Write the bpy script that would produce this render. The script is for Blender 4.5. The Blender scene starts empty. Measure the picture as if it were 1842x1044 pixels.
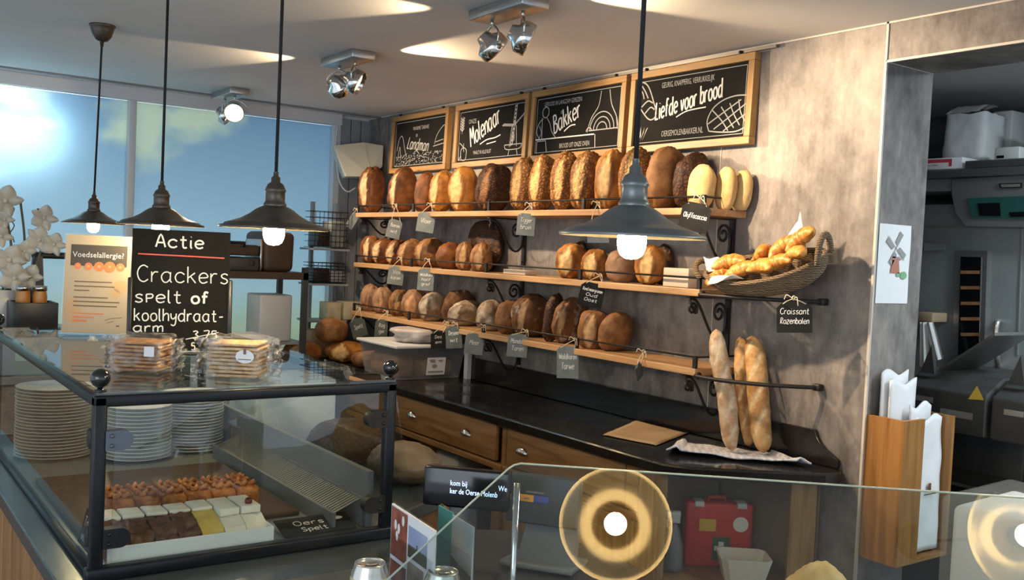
import bpy, bmesh, math, random
from mathutils import Vector, Matrix, noise
random.seed(7)
SC = bpy.context.scene
COL = SC.collection
V = Vector
# ------------------------------------------------------------------ camera
YAW, PITCH, ROLL, FPX = 0.62032, -0.03888, 0.04623, 1731.9
CAM = V((0, 0, 1.6))
FW = V((math.sin(YAW)*math.cos(PITCH), math.cos(YAW)*math.cos(PITCH), math.sin(PITCH)))
_r0 = V((math.cos(YAW), -math.sin(YAW), 0)); _u0 = _r0.cross(FW)
RT = math.cos(ROLL)*_r0 + math.sin(ROLL)*_u0
UP = -math.sin(ROLL)*_r0 + math.cos(ROLL)*_u0
cd = bpy.data.cameras.new('camera'); cam = bpy.data.objects.new('camera', cd); COL.objects.link(cam)
cd.sensor_width = 36; cd.lens = FPX/1842*36; cd.clip_start = .05
M3 = Matrix((RT, UP, -FW)).transposed()
cam.matrix_world = Matrix.Translation(CAM) @ M3.to_4x4()
SC.camera = cam
def ray(x, y): return (x-921)/FPX*RT - (y-522)/FPX*UP + FW
def on(ax, val, x, y):
    d = ray(x, y); return CAM + d*((val-CAM[ax])/d[ax])
def onx(val, x, y): return on(0, val, x, y)
def ony(val, x, y): return on(1, val, x, y)
def onz(val, x, y): return on(2, val, x, y)
def dep(d, x, y): return CAM + d*ray(x, y)
def proj(p):
    q = V(p)-CAM; w = q.dot(FW); return V((921+FPX*q.dot(RT)/w, 522-FPX*q.dot(UP)/w))
def depth(p): return (V(p)-CAM).dot(FW)
# ------------------------------------------------------------------ materials
class NT:
    def __init__(s, name):
        s.m = bpy.data.materials.new(name); s.m.use_nodes = True
        s.t = s.m.node_tree; s.t.nodes.clear()
        s.out = s.t.nodes.new('ShaderNodeOutputMaterial')
    def n(s, typ, **kw):
        x = s.t.nodes.new('ShaderNode'+typ)
        for k, v in kw.items():
            if k in x.inputs: x.inputs[k].default_value = v
            else: setattr(x, k, v)
        return x
    def l(s, a, b): s.t.links.new(a, b)
    def done(s, sh): s.l(sh, s.out.inputs['Surface']); return s.m
def c4(c): return (c[0], c[1], c[2], 1)
def ramp(nt, fac, stops):
    r = nt.n('ValToRGB'); e = r.color_ramp.elements
    while len(e) > 1: e.remove(e[-1])
    e[0].position = stops[0][0]; e[0].color = c4(stops[0][1])
    for p, c in stops[1:]:
        x = e.new(p); x.color = c4(c)
    nt.l(fac, r.inputs['Fac']); return r.outputs['Color']
def coords(nt, world=False, scale=(1, 1, 1)):
    if world: src = nt.n('NewGeometry').outputs['Position']
    else: src = nt.n('TexCoord').outputs['Object']
    mp = nt.n('Mapping'); mp.inputs['Scale'].default_value = scale
    nt.l(src, mp.inputs['Vector']); return mp.outputs['Vector']
def mat(name, c1, c2=None, rough=.5, metal=0, scale=8, stretch=(1, 1, 1), bump=0, bscale=40, world=False, coat=0, spec=.5, detail=5, lo=.35, hi=.65, emit=None, es=0, trans=0):
    nt = NT(name); b = nt.n('BsdfPrincipled')
    b.inputs['Roughness'].default_value = rough; b.inputs['Metallic'].default_value = metal
    b.inputs['Specular IOR Level'].default_value = spec; b.inputs['Coat Weight'].default_value = coat
    b.inputs['Base Color'].default_value = c4(c1)
    if trans: b.inputs['Transmission Weight'].default_value = trans
    if c2 or bump: vec = coords(nt, world, stretch)
    if c2:
        z = nt.n('TexNoise', Scale=scale, Detail=detail); nt.l(vec, z.inputs['Vector'])
        nt.l(ramp(nt, z.outputs['Fac'], [(lo, c1), (hi, c2)]), b.inputs['Base Color'])
    if bump:
        z2 = nt.n('TexNoise', Scale=bscale, Detail=4); nt.l(vec, z2.inputs['Vector'])
        bp = nt.n('Bump', Strength=bump, Distance=.01); nt.l(z2.outputs['Fac'], bp.inputs['Height']); nt.l(bp.outputs['Normal'], b.inputs['Normal'])
    if emit:
        b.inputs['Emission Color'].default_value = c4(emit); b.inputs['Emission Strength'].default_value = es
    return nt.done(b.outputs['BSDF'])
def wall_mat():
    nt = NT('concrete_look_panel'); b = nt.n('BsdfPrincipled', Roughness=.55)
    v = coords(nt, True, (1, 1, .55)); a = nt.n('TexNoise', Scale=3.2, Detail=8, Roughness=.62); nt.l(v, a.inputs['Vector'])
    v2 = coords(nt, True, (22, 22, 2.2)); s = nt.n('TexNoise', Scale=1.5, Detail=6, Roughness=.65); nt.l(v2, s.inputs['Vector'])
    v3 = coords(nt, True, (1, 1, .7)); p = nt.n('TexNoise', Scale=16, Detail=5, Roughness=.7); nt.l(v3, p.inputs['Vector'])
    m1 = nt.n('Math', operation='MULTIPLY_ADD'); nt.l(s.outputs['Fac'], m1.inputs[0]); m1.inputs[1].default_value = .30
    nt.l(a.outputs['Fac'], m1.inputs[2])
    m2 = nt.n('Math', operation='MULTIPLY_ADD'); nt.l(p.outputs['Fac'], m2.inputs[0]); m2.inputs[1].default_value = .75; nt.l(m1.outputs[0], m2.inputs[2])
    col = ramp(nt, m2.outputs[0], [(.72, (.105, .092, .085)), (.98, (.20, .178, .164)), (1.08, (.235, .21, .19)), (1.3, (.36, .325, .29))])
    # ramp positions above one: rescale
    dv = nt.n('Math', operation='MULTIPLY'); nt.l(m2.outputs[0], dv.inputs[0]); dv.inputs[1].default_value = .5
    r = nt.n('ValToRGB'); e = r.color_ramp.elements
    e[0].position = .40; e[0].color = (.080, .068, .062, 1); e[1].position = .63; e[1].color = (.30, .268, .245, 1)
    x = e.new(.5); x.color = (.165, .148, .140, 1)
    nt.l(dv.outputs[0], r.inputs['Fac']); nt.l(r.outputs['Color'], b.inputs['Base Color'])
    bp = nt.n('Bump', Strength=.08, Distance=.004); nt.l(m2.outputs[0], bp.inputs['Height']); nt.l(bp.outputs['Normal'], b.inputs['Normal'])
    return nt.done(b.outputs['BSDF'])
def wood(name, c1, c2, c3, axis=1, rough=.45, scale=1.0):
    nt = NT(name); b = nt.n('BsdfPrincipled', Roughness=rough)
    st = [14, 14, 14]; st[axis] = 1.1
    v = coords(nt, True, tuple(q*scale for q in st))
    n1 = nt.n('TexNoise', Scale=2.2, Detail=7, Roughness=.6, Distortion=.6); nt.l(v, n1.inputs['Vector'])
    nt.l(ramp(nt, n1.outputs['Fac'], [(.33, c1), (.5, c2), (.68, c3)]), b.inputs['Base Color'])
    bp = nt.n('Bump', Strength=.12, Distance=.003); nt.l(n1.outputs['Fac'], bp.inputs['Height']); nt.l(bp.outputs['Normal'], b.inputs['Normal'])
    return nt.done(b.outputs['BSDF'])
def glass_mat(name, tint=(.93, .96, .95), rough=.0, ior=1.75):
    nt = NT(name); t = nt.n('BsdfTransparent'); t.inputs['Color'].default_value = c4(tint)
    g = nt.n('BsdfGlossy', Roughness=rough); f = nt.n('Fresnel', IOR=ior)
    ge = nt.n('NewGeometry'); iv = nt.n('Math', operation='SUBTRACT'); iv.inputs[0].default_value = 1; nt.l(ge.outputs['Backfacing'], iv.inputs[1])
    mu = nt.n('Math', operation='MULTIPLY'); nt.l(f.outputs['Fac'], mu.inputs[0]); nt.l(iv.outputs[0], mu.inputs[1])
    mx = nt.n('MixShader'); nt.l(mu.outputs[0], mx.inputs['Fac']); nt.l(t.outputs[0], mx.inputs[1]); nt.l(g.outputs[0], mx.inputs[2])
    return nt.done(mx.outputs[0])
def milky(name, col, alpha, rough=.2):
    nt = NT(name); t = nt.n('BsdfTransparent'); p = nt.n('BsdfPrincipled', Roughness=rough); p.inputs['Base Color'].default_value = c4(col)
    mx = nt.n('MixShader', Fac=alpha); nt.l(t.outputs[0], mx.inputs[1]); nt.l(p.outputs[0], mx.inputs[2]); return nt.done(mx.outputs[0])
def film_mat(name, lo=.06, hi=.42):
    # crinkled clear wrapping film: mostly see-through with glossy creases
    nt = NT(name); t = nt.n('BsdfTransparent'); g = nt.n('BsdfPrincipled', Roughness=.12); g.inputs['Base Color'].default_value = (.75, .72, .68, 1)
    v = coords(nt); w = nt.n('TexVoronoi', Scale=55); nt.l(v, w.inputs['Vector'])
    bp = nt.n('Bump', Strength=1, Distance=.02); nt.l(w.outputs['Distance'], bp.inputs['Height']); nt.l(bp.outputs['Normal'], g.inputs['Normal'])
    z = nt.n('TexNoise', Scale=30, Detail=3); nt.l(v, z.inputs['Vector'])
    f = ramp(nt, z.outputs['Fac'], [(.45, (lo,)*3), (.66, (hi,)*3)])
    mx = nt.n('MixShader'); nt.l(f, mx.inputs['Fac']); nt.l(t.outputs[0], mx.inputs[1]); nt.l(g.outputs[0], mx.inputs[2]); return nt.done(mx.outputs[0])
def print_film():
    # translucent window film printed with sky, clouds and a pale green field
    nt = NT('printed_sky_film'); geo = nt.n('NewGeometry'); sp = nt.n('SeparateXYZ'); nt.l(geo.outputs['Position'], sp.inputs[0])
    mr = nt.n('MapRange'); mr.inputs['From Min'].default_value = .8; mr.inputs['From Max'].default_value = 2.4; nt.l(sp.outputs['Z'], mr.inputs['Value'])
    sky = ramp(nt, mr.outputs[0], [(0, (.40, .45, .36)), (.16, (.50, .57, .47)), (.30, (.48, .58, .59)), (.5, (.44, .56, .61)), (1, (.30, .41, .49))])
    v = coords(nt, True, (1, 1, 1.5)); z = nt.n('TexNoise', Scale=1.5, Detail=4, Roughness=.5); nt.l(v, z.inputs['Vector'])
    cl = ramp(nt, z.outputs['Fac'], [(.56, (0,)*3), (.66, (1,)*3)])
    sb = nt.n('MapRange'); sb.inputs['From Min'].default_value = 1.75; sb.inputs['From Max'].default_value = 2.1; nt.l(sp.outputs['Z'], sb.inputs['Value'])
    mu = nt.n('Math', operation='MULTIPLY'); nt.l(cl, mu.inputs[0]); nt.l(sb.outputs[0], mu.inputs[1])
    mu2 = nt.n('Math', operation='MULTIPLY'); nt.l(mu.outputs[0], mu2.inputs[0]); mu2.inputs[1].default_value = .75
    mx = nt.n('MixRGB'); nt.l(mu2.outputs[0], mx.inputs['Fac']); nt.l(sky, mx.inputs['Color1']); mx.inputs['Color2'].default_value = (.62, .66, .52, 1)
    tr = nt.n('BsdfTranslucent'); nt.l(mx.outputs[0], tr.inputs['Color'])
    di = nt.n('BsdfPrincipled', Roughness=.25); nt.l(mx.outputs[0], di.inputs['Base Color'])
    sh = nt.n('MixShader', Fac=.35); nt.l(tr.outputs[0], sh.inputs[1]); nt.l(di.outputs[0], sh.inputs[2]); return nt.done(sh.outputs[0])
def crust(name, c1, c2, cs, scale=14, flour=0, crackle=0, rough=.6, bump=.25):
    nt = NT(name); b = nt.n('BsdfPrincipled', Roughness=rough); b.inputs['Specular IOR Level'].default_value = .35
    v = coords(nt, True)
    z = nt.n('TexNoise', Scale=scale, Detail=6, Roughness=.65); nt.l(v, z.inputs['Vector'])
    col = ramp(nt, z.outputs['Fac'], [(.40, c1), (.61, c2)])
    h = z.outputs['Fac']
    if crackle:
        w = nt.n('TexVoronoi', Scale=crackle, feature='DISTANCE_TO_EDGE'); nt.l(v, w.inputs['Vector'])
        cr = ramp(nt, w.outputs['Distance'], [(.0, (1,)*3), (.22, (0,)*3)])
        mx = nt.n('MixRGB'); nt.l(cr, mx.inputs['Fac']); nt.l(col, mx.inputs['Color1']); mx.inputs['Color2'].default_value = c4([q*.55 for q in c1]); col = mx.outputs[0]; h = w.outputs['Distance']
    if flour:
        z3 = nt.n('TexNoise', Scale=20, Detail=5); nt.l(v, z3.inputs['Vector'])
        fr = ramp(nt, z3.outputs['Fac'], [(.62-flour*.25, (0,)*3), (.80-flour*.15, (.85,)*3)])
        mx = nt.n('MixRGB'); nt.l(fr, mx.inputs['Fac']); nt.l(col, mx.inputs['Color1']); mx.inputs['Color2'].default_value = (.62, .55, .46, 1); col = mx.outputs[0]
    at = nt.n('Attribute', attribute_name='score')
    z2 = nt.n('TexNoise', Scale=45, Detail=4); nt.l(v, z2.inputs['Vector'])
    crumb = ramp(nt, z2.outputs['Fac'], [(.35, [q*.62 for q in cs]), (.62, cs)])
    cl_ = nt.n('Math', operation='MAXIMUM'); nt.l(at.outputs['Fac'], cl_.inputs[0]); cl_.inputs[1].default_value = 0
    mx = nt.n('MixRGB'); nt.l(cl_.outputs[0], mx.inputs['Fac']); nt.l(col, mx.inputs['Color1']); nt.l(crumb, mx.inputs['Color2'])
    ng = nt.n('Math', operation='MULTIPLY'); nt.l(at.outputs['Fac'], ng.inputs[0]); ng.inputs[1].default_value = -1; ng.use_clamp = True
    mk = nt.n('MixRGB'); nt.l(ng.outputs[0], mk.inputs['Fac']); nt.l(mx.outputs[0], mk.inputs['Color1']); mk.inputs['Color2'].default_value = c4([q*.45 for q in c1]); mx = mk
    nt.l(mx.outputs[0], b.inputs['Base Color'])
    bp = nt.n('Bump', Strength=bump, Distance=.01); nt.l(h, bp.inputs['Height']); nt.l(bp.outputs['Normal'], b.inputs['Normal'])
    return nt.done(b.outputs['BSDF'])
def granite():
    nt = NT('black_granite'); b = nt.n('BsdfPrincipled', Roughness=.16); v = coords(nt, True)
    z = nt.n('TexVoronoi', Scale=260); nt.l(v, z.inputs['Vector']); z2 = nt.n('TexNoise', Scale=5, Detail=6); nt.l(v, z2.inputs['Vector'])
    r = ramp(nt, z.outputs['Distance'], [(0, (.05, .045, .04)), (.25, (.014, .012, .011)), (1, (.01, .009, .009))])
    nt.l(r, b.inputs['Base Color']); nt.l(ramp(nt, z2.outputs['Fac'], [(.4, (.10,)*3), (.7, (.34,)*3)]), b.inputs['Roughness'])
    return nt.done(b.outputs['BSDF'])
def emis(name, col, s):
    nt = NT(name); e = nt.n('Emission', Strength=s); e.inputs['Color'].default_value = c4(col); return nt.done(e.outputs[0])
def floor_mat():
    nt = NT('grey_floor_tiles'); b = nt.n('BsdfPrincipled', Roughness=.4); v = coords(nt, True)
    br = nt.n('TexBrick', Scale=1.6); br.offset = 0; br.inputs['Color1'].default_value = (.36, .34, .32, 1); br.inputs['Color2'].default_value = (.40, .38, .36, 1); br.inputs['Mortar'].default_value = (.07, .065, .06, 1); br.inputs['Mortar Size'].default_value = .008
    nt.l(v, br.inputs['Vector']); nt.l(br.outputs['Color'], b.inputs['Base Color']); return nt.done(b.outputs['BSDF'])

MAT = dict(
 wall=wall_mat(), ceil=mat('off_white_ceiling', (.71, .70, .68), (.75, .74, .715), .8, scale=3, world=True), floor=floor_mat(),
 seam=mat('pale_joint_profile', (.55, .50, .44), rough=.5), trim=mat('white_trim_paint', (.62, .64, .66), rough=.5),
 slat=mat('grey_painted_slats', (.23, .25, .27), (.28, .30, .32), .6, scale=4, world=True),
 granite=granite(), shelf=wood('pale_pine_shelf', (.33, .175, .075), (.44, .25, .115), (.52, .32, .16), 1), shelfx=wood('pale_pine_end_grain', (.46, .26, .12), (.58, .35, .18), (.66, .42, .23), 0),
 cab=wood('warm_oak_cabinet', (.17, .082, .026), (.27, .14, .05), (.36, .20, .08), 1), cabv=wood('warm_oak_upright', (.19, .10, .035), (.30, .17, .07), (.40, .25, .11), 2),
 frame=wood('honey_wood_frame', (.28, .145, .045), (.38, .205, .066), (.45, .26, .095), 1), framev=wood('honey_wood_frame_upright', (.28, .145, .045), (.38, .205, .066), (.45, .26, .095), 2),
 orange=wood('orange_varnished_wood', (.20, .085, .02), (.30, .135, .034), (.38, .19, .055), 2), dwood=wood('dark_brown_wood', (.10, .045, .018), (.16, .075, .03), (.22, .11, .045), 0),
 slate=mat('blackboard', (.009, .0085, .008), (.014, .0135, .0125), .8, scale=6, spec=.12), slate_grey=mat('grey_green_slate_tag', (.17, .20, .20), (.22, .25, .25), .6, scale=20), slate_black=mat('black_slate_tag', (.012, .012, .012), (.02, .02, .019), .75, scale=20, spec=.2),
 slate_dark=mat('dark_green_slate_tag', (.07, .085, .08), (.10, .12, .115), .6, scale=20),
 chalk=mat('white_chalk', (.78, .77, .74), rough=.9), chalk2=mat('soft_grey_chalk', (.42, .42, .40), rough=.9), redchalk=mat('red_chalk', (.75, .12, .10), rough=.9),
 iron=mat('black_wrought_iron', (.018, .016, .015), (.03, .027, .025), .5, .4, scale=30), blackp=mat('black_plastic', (.012, .012, .013), rough=.35), blackg=mat('gloss_black_knob', (.006, .006, .006), rough=.06, coat=.6),
 caseframe=mat('blue_black_frame_metal', (.006, .007, .009), (.009, .011, .014), .32, 0, scale=12, spec=.3), clampg=mat('blue_grey_clamp', (.10, .12, .15), rough=.35, metal=.4),
 steel=mat('brushed_steel', (.42, .43, .43), (.50, .51, .51), .32, .9, scale=8, stretch=(1, 1, 20)), oven=mat('dull_steel_panel', (.27, .30, .305), (.33, .36, .365), .45, .25, scale=5), ovend=mat('dark_steel_hood', (.13, .137, .137), (.16, .166, .166), .45, .25, scale=5),
 chrome=mat('polished_chrome', (.72, .70, .67), rough=.10, metal=1), nickel=mat('satin_nickel', (.55, .53, .50), rough=.25, metal=1),
 aged=mat('aged_bronze_grey_metal', (.075, .062, .048), (.115, .098, .078), .38, .6, scale=9), aged_lit=mat('aged_metal_lit_tone', (.15, .165, .165), (.19, .205, .20), .34, .55, scale=9),  # second lamp metal is the same one, its lit look put into the colour
 lampin=mat('pale_shade_lining', (.85, .74, .52), rough=.22, metal=.9), brass=mat('aged_brass_socket', (.45, .34, .17), rough=.3, metal=.9),
 glass=glass_mat('clear_glass'), glass2=glass_mat('counter_glass', (.86, .90, .89), 0, 1.95), acryl=glass_mat('clear_acrylic', (.95, .96, .97), .02, 1.5),
 bulb=emis('warm_glowing_bulb', (1.0, .76, .40), 190), lens=emis('spot_lamp_glow', (1.0, .80, .52), 3.2),
 string=mat('natural_jute_string', (.62, .52, .38), rough=.9), cord=mat('black_fabric_cord', (.01, .01, .011), rough=.8),
 plw=mat('white_plastic', (.62, .63, .62), rough=.4), cream=mat('cream_painted_plastic', (.62, .62, .50), rough=.5), bin=milky('frosted_clear_plastic', (.42, .42, .43), .30), lid=mat('translucent_white_lid', (.58, .60, .61), rough=.35),
 bag=mat('crumpled_white_plastic_bag', (.40, .37, .36), (.50, .46, .46), .35, scale=14, bump=.6, bscale=24),
 paper=mat('white_paper', (.74, .74, .76), (.78, .78, .80), .8, scale=4), paperc=mat('cream_paper', (.50, .41, .29), rough=.8, spec=.2), wpaper=mat('wrinkled_white_paper', (.72, .74, .75), (.78, .80, .80), .75, scale=10, bump=.7, bscale=14), kraft=mat('kraft_paper', (.30, .20, .11), (.35, .245, .145), .75, scale=6), napkin=mat('warm_white_paper_liner', (.82, .78, .68), rough=.8),
 card=mat('brown_cardboard', (.34, .24, .15), (.40, .29, .18), .8, scale=9), boxcr=mat('pale_cardboard_box', (.60, .50, .38), rough=.75),
 towel=None, wicker=None, porcelain=mat('cream_white_porcelain', (.70, .66, .56), rough=.25), trayw=mat('white_cake_board', (.74, .74, .72), rough=.5),
 pastry=crust('glazed_apple_pastry', (.22, .06, .012), (.46, .165, .032), (.7, .5, .2), 40, bump=.5, rough=.3), creamc=mat('white_cake_cream', (.74, .68, .56), (.80, .75, .64), .45, scale=20, bump=.3), choc=mat('chocolate_sponge', (.085, .035, .018), (.16, .07, .035), .5, scale=50, bump=.6), yellow=mat('yellow_filling', (.62, .42, .08), (.72, .52, .14), .4, scale=20), berry=mat('dark_red_fruit', (.14, .012, .015), rough=.25),
 cracker=crust('seeded_cracker', (.34, .15, .05), (.58, .31, .12), (.6, .4, .2), 60, bump=.6), crackerp=crust('pale_cracker', (.52, .32, .14), (.70, .50, .28), (.6, .4, .2), 60, bump=.5), film=film_mat('crinkled_clear_film'), filmend=film_mat('gathered_clear_film', .22, .85),
 red=mat('red_plastic_case', (.50, .032, .03), (.56, .045, .04), .38, scale=4), green=mat('dark_green_sticker', (.03, .09, .055), rough=.5), yel=mat('yellow_sticker', (.62, .42, .05), rough=.5), white=mat('plain_white_print', (.78, .78, .78), rough=.6), greyb=mat('smoky_grey_bottle', (.19, .20, .22), rough=.3, spec=.4), foam=mat('white_foam_tray', (.68, .64, .58), rough=.6),
 pos=mat('charcoal_terminal', (.052, .06, .064), rough=.4), posl=mat('light_grey_terminal_base', (.17, .18, .185), rough=.45), screen=mat('dark_display_glass', (.004, .004, .006), rough=.12), led=emis('blue_white_display_dots', (.45, .62, 1.0), 2.4), ledb=emis('blue_pilot_light', (.25, .55, 1.0), 4),
 oran=mat('orange_print', (.85, .38, .04), rough=.5), blue=mat('blue_print', (.07, .10, .45), rough=.5), teal=mat('teal_print', (.05, .24, .23), rough=.45), orsign=mat('orange_red_print', (.72, .20, .07), rough=.6), greyprint=mat('grey_print', (.085, .076, .068), rough=.7, spec=.2), peach=mat('peach_print', (.56, .38, .22), rough=.8, spec=.2), sepia=mat('pale_text_print', (.17, .125, .08), rough=.7, spec=.2),
 photo_red=mat('brown_red_photo', (.16, .03, .022), (.34, .10, .06), .35, scale=30), photo_sky=mat('blue_sky_photo', (.25, .32, .52), (.42, .47, .60), .35, scale=8), photo_land=mat('dark_field_photo', (.05, .05, .03), (.10, .09, .05), .35, scale=12), photo_cloud=mat('cloudy_sky_photo', (.30, .35, .38), (.50, .46, .42), .35, scale=14), photo_brown=mat('bread_photo', (.14, .08, .05), (.45, .36, .28), .35, scale=35),
 can=mat('silver_can', (.62, .60, .54), rough=.22, metal=.9), canl=mat('pale_gold_label', (.72, .62, .34), (.78, .70, .48), .3, .35, scale=6),
 petal=mat('white_orchid_petal', (.50, .47, .40), (.62, .59, .52), .55, scale=14), stem=mat('brown_stem', (.12, .10, .06), rough=.7), leaf=mat('dark_green_leaf', (.03, .07, .025), rough=.4), pot=mat('white_glazed_pot', (.66, .62, .58), rough=.3),
 slicer=mat('dark_grey_machine_paint', (.035, .035, .035), (.05, .049, .047), .5, scale=12), redbox=mat('pinkish_red_print', (.55, .06, .08), rough=.5), brownt=mat('brown_toaster_cover', (.055, .032, .018), (.075, .045, .025), .55, scale=10),
 coffee=mat('dark_grill_metal', (.10, .10, .10), rough=.35, metal=.6), bottle=mat('amber_content', (.45, .20, .04), rough=.3), crate=mat('printed_carton', (.42, .38, .24), (.55, .50, .36), .7, scale=22),
 drawgrey=mat('grey_pencil', (.30, .29, .28), rough=.9), drawred=mat('red_brown_crayon', (.42, .18, .13), rough=.9), drawgreen=mat('green_crayon', (.20, .38, .22), rough=.9), silver=mat('silver_nameplate', (.62, .60, .56), rough=.3, metal=.8), tealscreen=mat('teal_control_panel', (.02, .085, .075), rough=.2), peel=mat('brown_bread_on_shelf', (.20, .09, .035), (.32, .16, .07), .6, scale=20),
)
def towel_mat():
    nt = NT('white_waffle_towel'); b = nt.n('BsdfPrincipled', Roughness=.9); v = coords(nt, True)
    c = nt.n('TexChecker', Scale=55); nt.l(v, c.inputs['Vector']); c.inputs['Color1'].default_value = (.62, .62, .66, 1); c.inputs['Color2'].default_value = (.42, .42, .46, 1)
    nt.l(c.outputs['Color'], b.inputs['Base Color']); return nt.done(b.outputs['BSDF'])
def wicker_mat():
    nt = NT('woven_wicker'); b = nt.n('BsdfPrincipled', Roughness=.65); v = coords(nt, True)
    w = nt.n('TexWave', Scale=55, Distortion=3.5, bands_direction='Z'); nt.l(v, w.inputs['Vector'])
    nt.l(ramp(nt, w.outputs['Fac'], [(.15, (.10, .06, .03)), (.6, (.30, .20, .11)), (1, (.42, .30, .18))]), b.inputs['Base Color'])
    bp = nt.n('Bump', Strength=.8, Distance=.012); nt.l(w.outputs['Fac'], bp.inputs['Height']); nt.l(bp.outputs['Normal'], b.inputs['Normal']); return nt.done(b.outputs['BSDF'])
MAT['towel'] = towel_mat(); MAT['wicker'] = wicker_mat()
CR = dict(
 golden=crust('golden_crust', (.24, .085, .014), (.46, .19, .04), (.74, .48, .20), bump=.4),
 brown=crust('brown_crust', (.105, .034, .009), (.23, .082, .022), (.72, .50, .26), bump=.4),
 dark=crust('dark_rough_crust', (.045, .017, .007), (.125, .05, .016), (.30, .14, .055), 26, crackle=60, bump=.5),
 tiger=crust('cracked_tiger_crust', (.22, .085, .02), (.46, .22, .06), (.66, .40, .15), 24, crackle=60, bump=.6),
 flour=crust('floured_grey_crust', (.19, .125, .07), (.36, .27, .18), (.52, .43, .32), 12, flour=.5, bump=.5),
 grey=crust('pale_brown_crust', (.20, .105, .055), (.34, .20, .115), (.52, .27, .13), 10, bump=.6),
 fbrown=crust('brown_floured_crust', (.085, .036, .014), (.20, .09, .036), (.48, .30, .15), 16, flour=.28),
 cream=crust('pale_cream_crust', (.48, .31, .12), (.62, .45, .21), (.72, .58, .34), 8, flour=.1, bump=.2),
 tan=crust('tan_crust', (.15, .062, .021), (.31, .145, .05), (.50, .30, .14), 14, bump=.5),
 bag=crust('baguette_crust', (.36, .18, .06), (.60, .37, .16), (.76, .58, .34), 18, bump=.35),
 bagf=crust('floury_baguette_crust', (.34, .20, .10), (.52, .36, .22), (.70, .56, .40), 26, flour=.55, bump=.4),
 croissant=crust('glazed_croissant', (.36, .12, .02), (.62, .28, .06), (.72, .44, .14), 22, rough=.35, bump=.3),
)
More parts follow.
